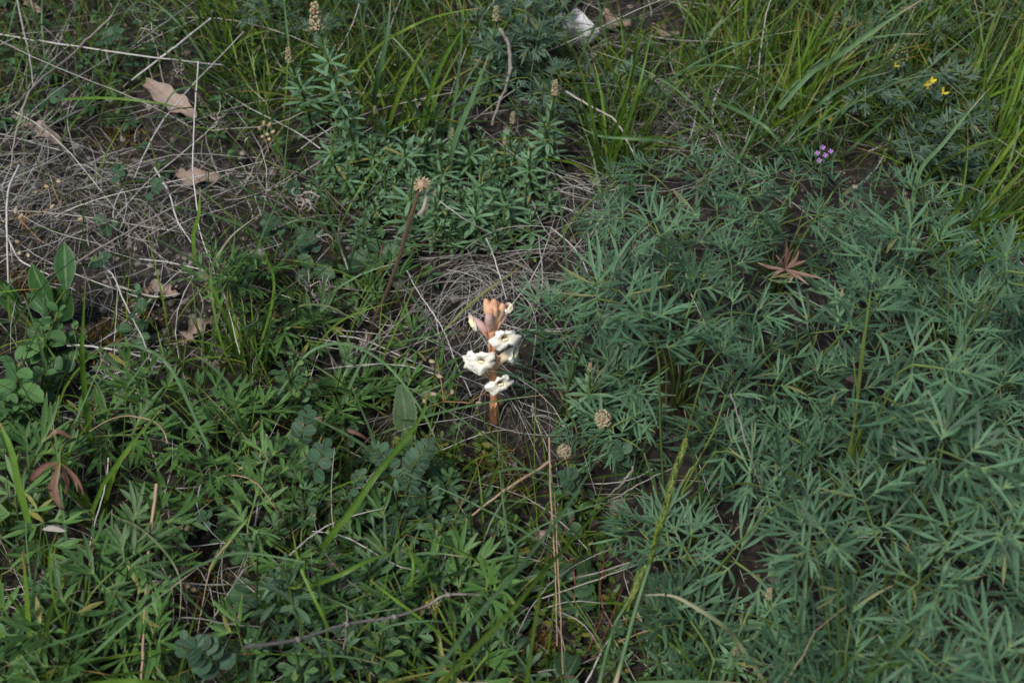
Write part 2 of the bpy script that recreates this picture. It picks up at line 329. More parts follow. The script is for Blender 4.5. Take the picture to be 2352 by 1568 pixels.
def curves(bases, L, az, lean, droop, n=6, wob=.0):
    """k bending blades as an array (k,n,3)"""
    k = len(bases); t = np.linspace(0, 1, n)[None, :]; L = L[:, None]
    h = L*(np.sin(lean)[:, None]*t + droop[:, None]*t**2*.6); z = L*(np.cos(lean)[:, None]*t - droop[:, None]*t**2*.55)
    P = np.zeros((k, n, 3)); P[..., 0] = bases[:, 0:1] + h*np.cos(az)[:, None]; P[..., 1] = bases[:, 1:2] + h*np.sin(az)[:, None]; P[..., 2] = bases[:, 2:3] + z
    if wob:
        ph = rng.uniform(0, 6.28, (k, 1)); a = wob*L*np.sin(t*4+ph)
        P[..., 0] += -a*np.sin(az)[:, None]; P[..., 1] += a*np.cos(az)[:, None]
    gz = hz(P[..., 0], P[..., 1]); P[..., 2] = np.maximum(P[..., 2], gz+.001)
    return P

# litter of dead grass
def litter(k, weight, Ls, ws, zmax, name, mt, label, az0=None):
    pts = scatter(k, weight, False); B = np.array([p for p, q in pts]); B[:, 2] += rng.uniform(0, zmax, k)
    L_ = rng.uniform(*Ls, k); az = rng.uniform(0, 6.28, k) if az0 is None else rng.normal(az0, .6, k)
    P = curves(B, L_, az, rng.uniform(1.1, 1.62, k), rng.normal(0.1, .25, k), 7, .09)
    mb = MB(); up = unit(np.stack([rng.normal(0, .3, k), rng.normal(0, .3, k), np.ones(k)], 1))
    W = rng.uniform(*ws, k)[:, None]*np.array([.7, 1, 1, .95, .85, .6, .25])[None]
    mb.ribbon(P, W, up, .5); return stuff(mb.build(name, mt), label, 'dead grass')
def wl_(px, py):
    if zone(px, py, BARE): return .35+.65*(math.sin(px*.031+2*math.sin(py*.017))*math.sin(py*.037+1) > -.15)
    if inside(px, py, BUSH): return .10
    if zone(px, py, GRASSY): return .3
    return .30
litter(2000, wl_, (.015, .10), (.0004, .0012), .014, 'dead_grass_litter', M['straw'], 'tangled grey straw litter lying over the soil')
litter(900, wl_, (.04, .17), (.0005, .0014), .035, 'loose_dead_straw', M['straw'], 'loose springy dead grass above the litter')
# tuft of dead grass hanging behind the broomrape, and the mat at left
def drytuft(px, py, k, L_, spread, label, name='dead_grass_tuft', az0=-1.57, lean=(.5, 1.2), w=(.0004, .0015)):
    k = int(k*.72); b = at(px, py, .0); B = b + np.stack([rng.normal(0, spread, k), rng.normal(0, spread*.6, k), np.zeros(k)], 1); B[:, 2] = hz(B[:, 0], B[:, 1])
    P = curves(B, rng.uniform(L_*.5, L_, k), rng.normal(az0, .75, k), rng.uniform(*lean, k), rng.uniform(.4, 1.2, k), 9, .06)
    mb = MB(); up = unit(np.stack([rng.normal(0, .3, k), -np.ones(k)*.6, np.ones(k)*.5], 1))
    mb.ribbon(P, rng.uniform(*w, k)[:, None]*np.linspace(1, .3, 9)[None], up, .5)
    o = mb.build(name, M['straw'], None, b); tag(o, label, 'dead grass', px, py, 'tufts of dead grass'); return o
for a in [(1140, 605, 100, .13, .022), (1085, 620, 60, .12, .02), (1190, 655, 50, .11, .02), (215, 400, 150, .10, .035), (120, 430, 80, .1, .03), (310, 470, 80, .09, .03),
          (1300, 430, 70, .09, .03), (1400, 500, 70, .09, .03), (1560, 240, 70, .08, .025), (50, 1380, 50, .12, .02), (1105, 900, 22, .07, .02), (1175, 930, 22, .07, .02), (1215, 850, 26, .08, .02), (560, 430, 50, .1, .03), (110, 300, 50, .1, .03), (1600, 300, 50, .07, .02)]:
    drytuft(*a, 'grey arching tuft of dead grass')

# soil crumbs, pebbles, moss
def crumbs(k, weight, size, name, mt, label, cat, squash=.7):
    pts = scatter(k, weight, False); mb = MB(); V = []; 
    cube = np.array([(a, b_, c_) for c_ in (-1, 1) for b_ in (-1, 1) for a in (-1, 1)], float)*.6
    q = np.array([(0, 2, 3, 1), (4, 5, 7, 6), (0, 1, 5, 4), (2, 6, 7, 3), (0, 4, 6, 2), (1, 3, 7, 5)])
    B = np.array([p for p, _ in pts]); r = size*rng.lognormal(0, .45, k)
    V = cube[None]*rng.uniform(.5, 1.3, (k, 8, 3))*r[:, None, None]*np.array([1, 1, squash]); a = rng.uniform(0, 6.28, k)
    x = V[..., 0]*np.cos(a)[:, None]-V[..., 1]*np.sin(a)[:, None]; y = V[..., 0]*np.sin(a)[:, None]+V[..., 1]*np.cos(a)[:, None]
    V = np.stack([x, y, V[..., 2]], -1) + B[:, None]; F = q[None]+8*np.arange(k)[:, None, None]
    mb.add(V, F, np.zeros((k*8, 2))); o = mb.build(name, mt); return stuff(o, label, cat)
crumbs(13000, lambda x, y: 1 if zone(x, y, BARE) else .3, .0017, 'soil_crumbs', M['crumb'], 'dark crumbs of soil between the plants', 'soil')
crumbs(1100, lambda x, y: 1 if (230 < x < 520 and 560 < y < 900) else .12, .0034, 'pebbles', M['pebble'], 'small grey and brown pebbles and bits on the soil', 'pebbles')
MOSSY = [(270, 310), (250, 780), (60, 650), (1130, 1060), (1160, 1100), (1290, 1330), (480, 1350), (330, 730), (1240, 1500), (750, 1050)]
for (mx, my) in MOSSY:
    k = 260; c0 = at(mx, my); B = np.stack([rng.normal(c0[0], .016, k), rng.normal(c0[1], .014, k), np.zeros(k)], 1); B[:, 2] = hz(B[:, 0], B[:, 1])
    mb = MB(); P = curves(B, rng.uniform(.004, .010, k), rng.uniform(0, 6.28, k), rng.uniform(0, .9, k), rng.uniform(0, .6, k), 4)
    mb.ribbon(P, np.array([.0014, .002, .0014, .0002])[None].repeat(k, 0), unit(rng.normal(0, 1, (k, 3))), .3)
    o = mb.build('moss_patch', M['moss'], None, c0); o['kind'] = 'stuff'; tag(o, 'rusty green patch of moss', 'moss', mx, my, 'moss patches')

# ------------------------------------------------------------------ grass sward
def sward(k, weight, Ls, ws, name, mt, label, lean=(0.05, .7)):
    pts = scatter(k, weight); B = np.array([p for p, q in pts]); B[:, 2] -= .003
    P = curves(B, rng.uniform(*Ls, k), rng.uniform(0, 6.28, k), rng.uniform(*lean, k), rng.uniform(0, .8, k), 8, .02)
    mb = MB(); a = rng.uniform(0, 6.28, k); up = unit(np.stack([np.cos(a), np.sin(a), np.full(k, .35)], 1))
    W = rng.uniform(*ws, k)[:, None]*np.array([.7, .95, 1, .95, .85, .65, .4, .08])[None]
    mb.ribbon(P, W, up, .35); return stuff(mb.build(name, mt), label, 'grass')
BEDZ = [(700, 290), (1290, 250), (1290, 520), (1140, 610), (880, 590), (700, 500)]
def wg(px, py):
    if inside(px, py, BEDZ): return .04
    if zone(px, py, GRASSY): return 1
    if zone(px, py, BARE): return .09
    if inside(px, py, BUSH): return .05
    return .42
sward(8800, wg, (.04, .15), (.001, .0025), 'grass_sward', M['grass'], 'fine green grass growing among the herbs')
sward(1700, wg, (.06, .2), (.0015, .0035), 'bluish_grass_sward', M['bluegrass'], 'bluish green grass blades among the herbs')

# small broadleaf ground cover
def cover(k, weight, size, name, mt, label, n_leaf=6):
    pts = scatter(k, weight); mb = MB(); t = np.linspace(0, 1, 6); prof = np.array([.15, .7, 1, .95, .6, .08])
    Ps, Ws, Us = [], [], []
    for p, q in pts:
        hgt = rng.uniform(.004, .03); nl = rng.integers(4, n_leaf+3); a0 = rng.uniform(0, 6.28); c0 = np.array(p)+[rng.normal(0, .004), rng.normal(0, .004), hgt]
        for i in range(nl):
            a = a0+i*2.4; el = rng.uniform(-.1, .9); L_ = size*rng.uniform(.6, 1.3); d = np.array([math.cos(a)*math.cos(el), math.sin(a)*math.cos(el), math.sin(el)])
            z = rng.uniform(-.012, .006)
            P = c0+[0, 0, z]+d*L_*t[:, None]; P[:, 2] -= L_*.35*t**2; P[:, 2] = np.maximum(P[:, 2], hz(P[:, 0], P[:, 1])+.001)
            Ps.append(P); Ws.append(prof*size*rng.uniform(.35, .5)); Us.append((-d[0]*.4, -d[1]*.4, 1))
    mb.ribbon(np.array(Ps), np.array(Ws), np.array(Us), .2); return stuff(mb.build(name, mt), label, 'ground cover')
def wc(px, py):
    if inside(px, py, BEDZ): return .04
    if zone(px, py, BARE): return .1
    if inside(px, py, BUSH): return .12
    if zone(px, py, GRASSY): return .45
    return .8 if (py < 350 or py > 1000 or 600 < px < 1200) else .35
cover(650, wc, .013, 'small_leaved_ground_cover', M['med'], 'low mat of small green leaves under the herbs')
cover(380, wc, .017, 'dark_leaved_ground_cover', M['burnet'], 'low dark green leaves under the herbs')

# ------------------------------------------------------------------ leaves cut into narrow lobes
def lobe(mb, p, d, L_, W, up, n=7, curl=None):
    t = np.linspace(0, 1, n); c = rng.normal(0.02, .18) if curl is None else curl; s = rng.normal(0, .12); side = np.cross(d, up)
    P = p + d*L_*t[:, None] + np.asarray(up)*(c*L_*t**2)[:, None] + side*(s*L_*t**2)[:, None]
    w = W*np.interp(t, [0, .2, .5, .8, 1], [.32, .62, 1, .66, .03])
    mb.ribbon(P, w, up, rng.uniform(.1, .45)); return P
def rot(v, axis, a): return np.array(Matrix.Rotation(a, 3, Vector(axis)) @ Vector(v))
def leaflet(mb, p, d, up, size, W, kind=0):
    up = unit(np.asarray(up)+rng.normal(0, .06, 3)); d = unit(d-up*np.dot(d, up)*.2)
    stalk = size*.16; q = p+d*stalk
    mb.ribbon(np.array([p, (p+q)/2, q]), [W*.35, W*.3, W*.45], up, .3, 0, .2, .3)
    mb.ribbon(np.array([q, q+d*stalk*.6, q+d*stalk*1.15]), [W*.45, W*.55, W*.6], up, .3, 0, .2, .4)
    for a, f, s in [(0, 1., 1.3), (27, .85, 1.1), (-27, .85, 1.0), (55, .6, .3), (-55, .6, .4)]:
        if abs(a) > 40 and rng.random() < .25: continue
        a2 = R(a+rng.normal(0, 7)); dd = rot(d, up, a2); dd = unit(dd+up*rng.normal(.10, .13)); L_ = (size-stalk)*f*rng.uniform(.7, 1.15)*(.9 if a == 0 else 1)
        P = lobe(mb, q+d*stalk*s*.5, dd, L_, W*rng.uniform(.8, 1.1), up)
        if f > .7 and rng.random() < (.85 if a == 0 else .5):
            sd = rng.choice([-1, 1]); lobe(mb, P[2], unit(rot(dd, up, sd*R(30))), L_*.6, W*.8, up)
def cutleaf(size=.042, W=.0046, n2=3):
    mb = MB(); up = np.array([0, 0, 1.]); o = np.zeros(3); r = size*rng.uniform(.3, .5); rd = unit(np.array([rng.normal(0, .1), 1, .1]))
    B = rd*r; mb.tube(np.array([o, B*.5+[0, 0, .0006], B]), [.0011, .001, .0009], 5, 1)
    for s in (-1, 1):
        leaflet(mb, o, unit(rot([0, 1, 0], up, s*R(rng.uniform(70, 105)))+up*rng.normal(.12, .2)), up, size*rng.uniform(.75, 1), W)
        leaflet(mb, B, unit(rot(rd, up, s*R(rng.uniform(50, 75)))+up*rng.normal(.15, .25)), up, size*rng.uniform(.65, .95), W)
    leaflet(mb, B, unit(rd+up*rng.normal(.05, .2)), up, size*rng.uniform(.85, 1.1), W)
    return mb
CUT = [cutleaf(.050, .0029).mesh('cut_leaf', [M['cut'], M['stem']]) for _ in range(12)]
CUTB = [cutleaf(.048, .0046).mesh('broad_cut_leaf', [M['cutgreen'], M['stem']]) for _ in range(8)]
CUTS = [cutleaf(.022, .0021).mesh('feathery_leaf', [M['feather'], M['stem']]) for _ in range(6)]
def bushplants(leaves, bases, meshes, name, leafname, what, cat, group, stem_r=.0011, smat='stem', scale=(.65, 1.18), skip=None):
    """leaves: list of (px,py,z); each goes to the nearest base, with its own stalk"""
    Bs = [np.array([*b[:2], hz(b[0], b[1])]) for b in bases]; mine = [[] for _ in Bs]
    for (px, py, z) in leaves:
        if (1285 < px < 1400 and 0 < py < 140) or (1745 < px < 1870 and 600 < py < 740): continue
        p = at(px, py, z); i = int(np.argmin([np.hypot(*(b[:2]-p[:2])) for b in Bs])); mine[i].append(p)
    for b, ps in zip(Bs, mine):
        if not ps: continue
        if len(ps) < 1: continue
        root = thing(name, b); hx, hy = pix(b+[0, 0, .06]); tag(root, what, cat, hx, hy, group, skip)
        for p in ps:
            out = p-b; h = unit(np.array([out[0], out[1], 0])+rng.normal(0, .015, 3)*[1, 1, 0]+[1e-4, 0, 0])
            d = unit(h*1.0 + [0, 0, rng.normal(.1, .3)]); up = unit(np.array([0, -.25, 1.])+rng.normal(0, .25, 3))
            if rng.random() < .3: d = unit(rng.normal(0, 1, 3)*[1, 1, .25])
            place(leafname, meshes[rng.integers(len(meshes))], root, p-b, d, up, rng.uniform(*scale)*(.82 if hy < 700 else 1))
            mid = b*.5+p*.5+np.array([*(h[:2]*-.008), .004]); P = smooth([b+rng.normal(0, .004, 3)*[1, 1, 0], mid, p], 9); P = P+(p-d*.01-P[-2])*np.interp(np.arange(9), [0, 5, 7, 8], [0, 0, .6, 0])[:, None]
            mb = MB(); mb.tube(P, np.linspace(stem_r*1.2, stem_r*.8, 9), 5); mb.build('leaf_stalk', M[smat], root, b)
# right-hand bush
leaves = []
for gy in np.arange(300, 1760, 67):
    for gx in np.arange(1140, 2650, 76):
        x, y = gx+rng.uniform(-33, 33), gy+rng.uniform(-30, 30)
        if not inside(x, y, BUSH): continue
        if x < 1300 and 620 < y < 1050: continue
        if x > 1650 and y > 1050 and rng.random() < .18: continue
        if math.sin(x*.021+1.3*math.sin(y*.013))*math.sin(y*.026+x*.007+1) > .62 and rng.random() < .8: continue
        if ((x-1470)/190)**2+((y-1120)/50)**2 < 1 or ((x-1680)/60)**2+((y-1330)/190)**2 < 1 or ((x-1560)/90)**2+((y-900)/45)**2 < 1: continue
        edge = min(1, (x-1180)/350, max(0.25, (y-330)/250)); z = (.035+.17*(.5+.5*math.sin(x/62+2*math.sin(y/150))*math.sin(y/54+.7+x/210))+rng.uniform(-.01, .03))*(.45+.55*edge)
        if 1430 < x < 1650 and 950 < y < 1500: z = min(z, .06)
        if x < 1450 and 880 < y < 1100: z = min(z, .03)
        if 1640 < x < 1780 and 850 < y < 1150: z = min(z, .09)
        if 1690 < x < 1930 and 560 < y < 820: z = min(z, .08)
        if 1600 < x < 1760 and y > 1150 and rng.random() < .3: continue
        leaves.append((x, y, z))
        if rng.random() < .5: leaves.append((x+25, y-15, z*.35))
leaves += [(1268, 870, .03), (1262, 745, .05), (1300, 735, .05), (1320, 970, .04), (1395, 985, .06), (1650, 960, .10), (1690, 1290, .07), (1840, 1120, .1), (1960, 1510, .1), (1755, 1420, .07), (1720, 1420, .03), (1600, 1420, .04), (1370, 500, .05), (1420, 420, .06), (1560, 350, .05)]
bases = []
for gy in np.arange(-.55, .5, .115):
    for gx in np.arange(.03, .66, .12):
        bases.append((gx+rng.uniform(-.03, .03), gy+rng.uniform(-.03, .03)))
bushplants(leaves, bases, CUT, 'cut_leaved_plant', 'leaf', 'narrow-lobed bushy plant', 'herb', 'cut-leaved plants of the right-hand bush')
# broader cut leaves at the left
BL = [(rng.uniform(560, 1120), rng.uniform(1130, 1540), .045) for _ in range(12)] + [(375, 905, .05), (330, 870, .06), (500, 970, .05), (560, 940, .05), (590, 1000, .05), (530, 1030, .05), (310, 985, .045), (420, 980, .05), (460, 920, .05), (640, 1090, .05), (250, 1000, .05), (560, 1080, .05), (480, 1060, .045),
      (600, 700, .05), (660, 740, .045), (560, 640, .06), (620, 610, .055), (690, 690, .05), (520, 620, .06), (700, 770, .04), (480, 650, .05), (590, 760, .04), (760, 900, .03), (800, 930, .03), (850, 870, .03), (740, 950, .03), (900, 890, .03),
      (230, 1340, .08), (200, 1260, .07), (160, 1400, .07), (300, 1210, .07), (270, 1400, .06), (350, 1310, .05), (220, 1480, .07), (130, 1530, .06), (300, 1480, .05), (100, 1200, .06), (60, 1080, .07), (120, 1030, .07), (40, 1180, .06), (20, 1420, .06), (900, 640, .03), (850, 700, .03), (940, 800, .025), (700, 1140, .04), (400, 1120, .04), (1000, 870, .02), (180, 960, .05)]
bushplants(BL, [(-.05, -.22), (-.18, -.27), (-.1, -.33), (-.33, .0), (-.28, -.13), (-.2, -.1), (-.22, .06), (-.42, -.15), (-.40, -.26), (-.1, .0), (-.36, -.36), (-.12, -.03)], CUTB, 'broad_cut_leaved_plant', 'leaf', 'green broad-lobed plant', 'herb', 'broad-lobed plants at the left', scale=(.8, 1.1))
# feathery grey plants at the top
FL = [(rng.normal(1230, 70), rng.normal(70, 80), rng.uniform(.02, .09)) for _ in range(95)] + [(rng.normal(2150, 60), rng.normal(290, 60), rng.uniform(.02, .1)) for _ in range(40)] \
   + [(rng.normal(1350, 80), rng.normal(200, 40), rng.uniform(.01, .05)) for _ in range(22)] + [(rng.normal(2080, 120), rng.normal(100, 60), rng.uniform(.02, .07)) for _ in range(30)] + [(rng.normal(720, 60), rng.normal(40, 30), rng.uniform(.02, .07)) for _ in range(16)]
bushplants(FL, [(.0, .52), (.06, .6), (.12, .5), (.08, .42), (.47, .3), (.43, .38), (.5, .55), (.38, .52), (-.05, .6), (.1, .33), (-.25, .55)], CUTS, 'feathery_plant', 'leaf', 'grey-green feathery plant', 'herb', 'feathery grey-green plants', .0008, scale=(.9, 1.7))

# ------------------------------------------------------------------ bedstraw
def whorl(n=8, L_=.0185, W=.0031, el=.35):
    mb = MB(); t = np.linspace(0, 1, 6)
    for i in range(n):
        a = i*6.283/n+rng.normal(0, .12); e = el+rng.normal(0, .18); d = np.array([math.cos(a)*math.cos(e), math.sin(a)*math.cos(e), math.sin(e)]); l = L_*rng.uniform(.8, 1.1)
        P = d*l*t[:, None]; P[:, 2] -= l*.18*t**2
        mb.ribbon(P, W*np.interp(t, [0, .3, .7, 1], [.35, .85, 1, .15]), (-d[0]*.3, -d[1]*.3, 1), .2)
    return mb.mesh('leaf_whorl', M['bed'])
WH = [whorl() for _ in range(4)]+[whorl(7, .013, .0026, .8) for _ in range(2)]
def flowerhead(mb, p, L_, r, m=0, k=60):
    for i in range(k):
        t = rng.random(); a = rng.uniform(0, 6.28); rr = r*(1-t*.6)
        mb.blob(p+np.array([math.cos(a)*rr, math.sin(a)*rr, t*L_]), .0011*rng.uniform(.7, 1.2), (0, 0, 1), 1, m, 4)
HEADM = MB(); flowerhead(HEADM, np.zeros(3), .018, .0045, 0, 110); HEAD = HEADM.mesh('flower_spike', M['cream'])
def bedstraw(tx, ty, bx, by, nw, head=0, s=1.):
    s = 1.35 if ty < 330 or nw == 5 else 1.05; nw = int(max(nw, (by-ty)/31))
    b = at(bx, by); rise = .0
    top = upright(tx, ty, b[1]+rng.uniform(-.01, .012)); root = thing('bedstraw_shoot', b)
    P = smooth([b, b*.5+top*.5+rng.normal(0, .004, 3)*[1, 1, 0], top], 12); mb = MB(); mb.tube(P, np.linspace(.0013, .0008, 12)*s, 5); mb.build('stem', M['stem'], root, b)
    for i in range(nw):
        f = 1-(i/nw)**.9*.95 if nw > 1 else 1; k = f*11; j = int(k); q = P[min(j, 10)]*(1-(k-j))+P[min(j+1, 11)]*(k-j) if j < 11 else P[11]
        sc = s*(.45 if i == 0 else .8 if i == 1 else rng.uniform(.9, 1.2)); w = WH[4+rng.integers(2)] if i < 2 else WH[rng.integers(4)]
        a = rng.uniform(0, 6.28); place('leaf_whorl', w, root, q-b, (math.cos(a), math.sin(a), rng.normal(0, .1)), unit(P[-1]-P[0])+rng.normal(0, .1, 3), sc)
    if head: place('flower_spike', HEAD, root, P[-1]-b, (0, 1, 0), (0, 0, 1), head)
    tag(root, 'bedstraw shoot'+(' with flower spike' if head else ''), 'bedstraw', tx, ty, 'bedstraw shoots', skip='bedstraw flower')
BED = [(728, 62, 830, 390, 6, 1.5), (665, 140, 725, 330, 4, .9), (1140, 45, 1130, 260, 5, .9), (862, 260, 900, 370, 4, .5), (985, 305, 985, 400, 4, 0), (1178, 280, 1120, 400, 4, .7), (1275, 215, 1235, 400, 5, .9),
       (1080, 345, 1075, 430, 3, 0), (800, 395, 820, 460, 2, 0), (700, 400, 730, 470, 3, 0), (770, 270, 800, 370, 3, 0), (855, 400, 870, 500, 3, 0), (905, 395, 915, 470, 3, 0), (1055, 430, 1060, 520, 4, 0), (1000, 450, 1000, 570, 5, .4),
       (1100, 430, 1100, 530, 3, 0), (1150, 395, 1140, 480, 3, 0), (1195, 430, 1180, 520, 3, 0), (1060, 560, 1050, 590, 2, 0), (940, 530, 950, 590, 2, 0), (870, 500, 870, 545, 2, 0), (1235, 470, 1220, 530, 2, 0), (780, 350, 790, 420, 3, 0),
       (1210, 360, 1200, 450, 4, 0), (1130, 460, 1130, 550, 3, 0), (1170, 500, 1165, 560, 2, 0), (1020, 380, 1020, 470, 3, 0), (950, 350, 955, 430, 3, 0), (1355, 850, 1360, 1000, 5, .5), (1765, 1370, 1790, 1490, 5, .6), (1705, 1400, 1730, 1520, 4, 0),
       (740, 330, 760, 400, 2, 0), (1090, 500, 1085, 580, 3, 0), (1010, 520, 1010, 590, 3, 0), (1240, 330, 1230, 420, 3, 0), (840, 330, 850, 400, 3, 0), (1560, 1500, 1570, 1600, 4, 0), (1500, 1480, 1510, 1540, 3, 0), (1410, 1500, 1420, 1560, 3, 0), (1620, 1460, 1640, 1540, 3, 0), (1690, 1500, 1700, 1580, 4, .5)]
BED += [(x_, y_, x_+rng.uniform(-5, 15), y_+rng.uniform(95, 150), 5, 0) for x_, y_ in [(770, 290), (850, 320), (925, 300), (1005, 330), (1065, 300), (1110, 370), (1165, 310), (1220, 340), (1015, 420), (1090, 440), (1150, 430), (950, 400), (1250, 280), (800, 370)]]
BED += [(x_, y_, x_+5, y_+rng.uniform(50, 90), 3, 0) for x_, y_ in [(rng.uniform(740, 1270), rng.uniform(300, 520)) for _ in range(70)]]
BED += [(820, 300, 825, 400, 3, 0), (890, 330, 890, 420, 3, 0), (1040, 310, 1040, 400, 3, .5), (1120, 340, 1118, 430, 3, 0), (960, 410, 962, 490, 3, 0), (1025, 470, 1027, 550, 3, 0), (1080, 460, 1080, 550, 3, 0), (1130, 400, 1130, 500, 3, 0), (1210, 420, 1205, 500, 3, 0), (900, 450, 905, 530, 2, 0), (830, 440, 835, 510, 2, 0), (990, 370, 995, 460, 3, 0), (1160, 330, 1150, 430, 3, .5), (760, 430, 765, 500, 2, 0)]
for a in BED: bedstraw(*a)

# ------------------------------------------------------------------ leafy shoots: medick, grey-leaved, thyme
def simpleleaf(L_, W, prof, mt, name, n=8, el=.0, fold=.25, droop=.25, teeth=0, stalk=0.):
    mb = MB(); nn = n if not teeth else teeth*4+1; t = np.linspace(0, 1, nn); w = W*np.interp(t, np.linspace(0, 1, len(prof)), prof)
    if teeth: w = w*(1-.16*((t*teeth) % 1))
    P = np.stack([0*t, stalk+L_*t, el*L_*t-droop*L_*t**2], 1); mb.ribbon(P, w, (0, 0, 1), fold)
    if stalk: mb.tube(np.array([[0, 0, 0], [0, stalk, 0]]), .0005, 4)
    return mb.mesh(name, mt)
OV = [.1, .6, .9, 1, .95, .75, .12]; LN = [.2, .55, .85, 1, .9, .6, .05]; SP = [.2, .35, .5, .75, 1, .85, .12]
MEDL = [simpleleaf(.014, .0062, SP, M['med'], 'leaflet', fold=rng.uniform(.1, .5), droop=rng.uniform(0, .3)) for _ in range(4)]
def trifoliate():
    mb = MB(); t = np.linspace(0, 1, 7); mb.tube(np.array([[0, 0, 0], [0, .004, .001]]), .0004, 4)
    for a in (0, 52, -52):
        d = np.array([math.sin(R(a)), math.cos(R(a)), rng.normal(.1, .15)]); l = .0135*rng.uniform(.85, 1.1); P = np.array([0, .004, .001])+d*l*t[:, None]; P[:, 2] -= l*.2*t**2
        mb.ribbon(P, .0060*np.interp(t, np.linspace(0, 1, 7), SP), (0, 0, 1), rng.uniform(.1, .5))
    return mb.mesh('trifoliate_leaf', M['med'])
TRI = [trifoliate() for _ in range(6)]
GREY = [simpleleaf(.026, .0062, SP, M['greyleaf'], 'leaf', fold=rng.uniform(.1, .4), droop=rng.uniform(-.1, .35)) for _ in range(5)]
THY = [simpleleaf(.0072, .0036, OV, M['thyme'], 'leaf', fold=rng.uniform(.05, .3), droop=rng.uniform(0, .3)) for _ in range(4)]
LANC = [simpleleaf(.06, .028, LN, M['lance'], 'leaf', n=12, fold=.22, droop=rng.uniform(-.1, .2)) for _ in range(3)]
CRI = [simpleleaf(.02, .0135, OV, M['crinkle'], 'leaf', fold=rng.uniform(.1, .35), droop=rng.uniform(0, .45), teeth=7) for _ in range(4)]
def shoot(name, meshes, top, base, nodes, per, s, what, cat, group, stem_r=.0009, smat='stem', el=(.1, .7), leafname='leaf', dz=.0, golden=2.4, skip=None, taper=.5):
    b = at(*base); tp = upright(top[0], top[1], b[1]+dz); root = thing(name, b); P = smooth([b, b*.55+tp*.45+rng.normal(0, .003, 3)*[1, 1, 0], tp], 14)
    mb = MB(); mb.tube(P, np.linspace(stem_r*1.3, stem_r*.7, 14), 6); mb.build('stem', M[smat], root, b); a0 = rng.uniform(0, 6.28); ax = unit(P[-1]-P[0])
    for i in range(nodes):
        f = 1-i/nodes*.93; q = P[int(f*13)]
        for j in range(per):
            a = a0+i*golden+j*6.283/per+rng.normal(0, .2); e = rng.uniform(*el) + (.5 if i < 2 else 0)
            d = np.array([math.cos(a)*math.cos(e), math.sin(a)*math.cos(e), math.sin(e)])
            place(leafname, meshes[rng.integers(len(meshes))], root, q-b+d*stem_r, d, (-d[0]*.5, -d[1]*.5-.15, 1), s*rng.uniform(.8, 1.15)*(1-taper*max(0, 1-i/3)))
    tag(root, what, cat, *top, group, skip=skip); return root
MED = [((683, 800), (640, 960), 9, 1.1), ((705, 870), (650, 980), 6, 1.), ((690, 1080), (720, 1190), 7, 1.1), ((855, 1120), (870, 1220), 7, 1.), ((1040, 1085), (990, 1180), 8, 1.1), ((1050, 1060), (1010, 1130), 4, .8), ((985, 1290), (960, 1400), 8, 1.15),
       ((640, 1200), (600, 1280), 7, 1.1), ((700, 1130), (690, 1240), 6, 1.), ((800, 1150), (790, 1240), 6, 1.), ((560, 1240), (580, 1310), 5, 1.), ((920, 1200), (900, 1280), 6, 1.), ((925, 1400), (900, 1500), 7, 1.2), ((960, 1430), (940, 1540), 7, 1.), ((1080, 1190), (1060, 1290), 6, 1.),
       ((880, 1450), (870, 1560), 6, 1.1), ((1020, 1200), (1010, 1300), 7, 1.), ((370, 1480), (380, 1560), 5, 1.), ((300, 1510), (310, 1570), 4, 1.), ((680, 1500), (680, 1590), 6, 1.1), ((520, 1210), (520, 1270), 5, 1.), ((760, 1240), (750, 1320), 6, 1.), ((430, 1180), (430, 1240), 4, .9), ((1150, 1220), (1140, 1290), 4, .8), ((570, 1490), (580, 1580), 6, 1.), ((150, 1500), (160, 1600), 5, 1.), ((60, 1540), (70, 1610), 5, 1.), ((850, 1320), (840, 1400), 6, 1.)]
for t_, b_, n_, s_ in MED: shoot('medick_shoot', TRI, t_, b_, n_+3, 1, s_, 'leafy medick shoot', 'medick', 'medick shoots', .0011, leafname='trifoliate_leaf', el=(.2, .9), skip='medick')
GR = [((655, 1310), (700, 1480), 8, 1.1), ((640, 1330), (640, 1470), 7, 1.), ((840, 1285), (850, 1400), 8, 1.), ((770, 1340), (790, 1420), 7, .9), ((730, 1330), (750, 1430), 6, .9), ((1150, 1330), (1130, 1440), 6, .9), ((1190, 1260), (1170, 1400), 6, 1.), ((910, 1130), (930, 1260), 7, 1.), ((980, 1120), (980, 1230), 7, .9), ((860, 1220), (870, 1300), 6, .9),
      ((600, 1380), (620, 1480), 7, 1.), ((560, 1100), (560, 1180), 6, .9), ((1010, 1250), (1000, 1340), 6, .9), ((690, 1420), (700, 1500), 6, .9), ((790, 1480), (790, 1570), 7, 1.), ((1170, 1450), (1180, 1540), 6, .9), ((1210, 1520), (1220, 1590), 6, .9), ((1055, 1140), (1050, 1230), 6, .8), ((740, 1500), (740, 1600), 6, 1.), ((1060, 1320), (1060, 1400), 6, .9), ((820, 1410), (830, 1500), 6, 1.), ((930, 1300), (930, 1380), 6, .9), ((1100, 1470), (1100, 1560), 6, .9)]
for t_, b_, n_, s_ in GR: shoot('grey_leaved_shoot', GREY, t_, b_, n_, 2, s_, 'grey-green blunt-leaved shoot', 'herb', 'grey-green leafy shoots', .0011, el=(.1, .9))
thy = []
while len(thy) < 105:
    x, y = rng.uniform(1150, 1640), rng.uniform(1090, 1620)
    if len(thy) > 80: x, y = rng.uniform(760, 1120), rng.uniform(990, 1100)
    if inside(x, y, BUSH) and rng.random() < .75: continue
    thy.append((x, y))
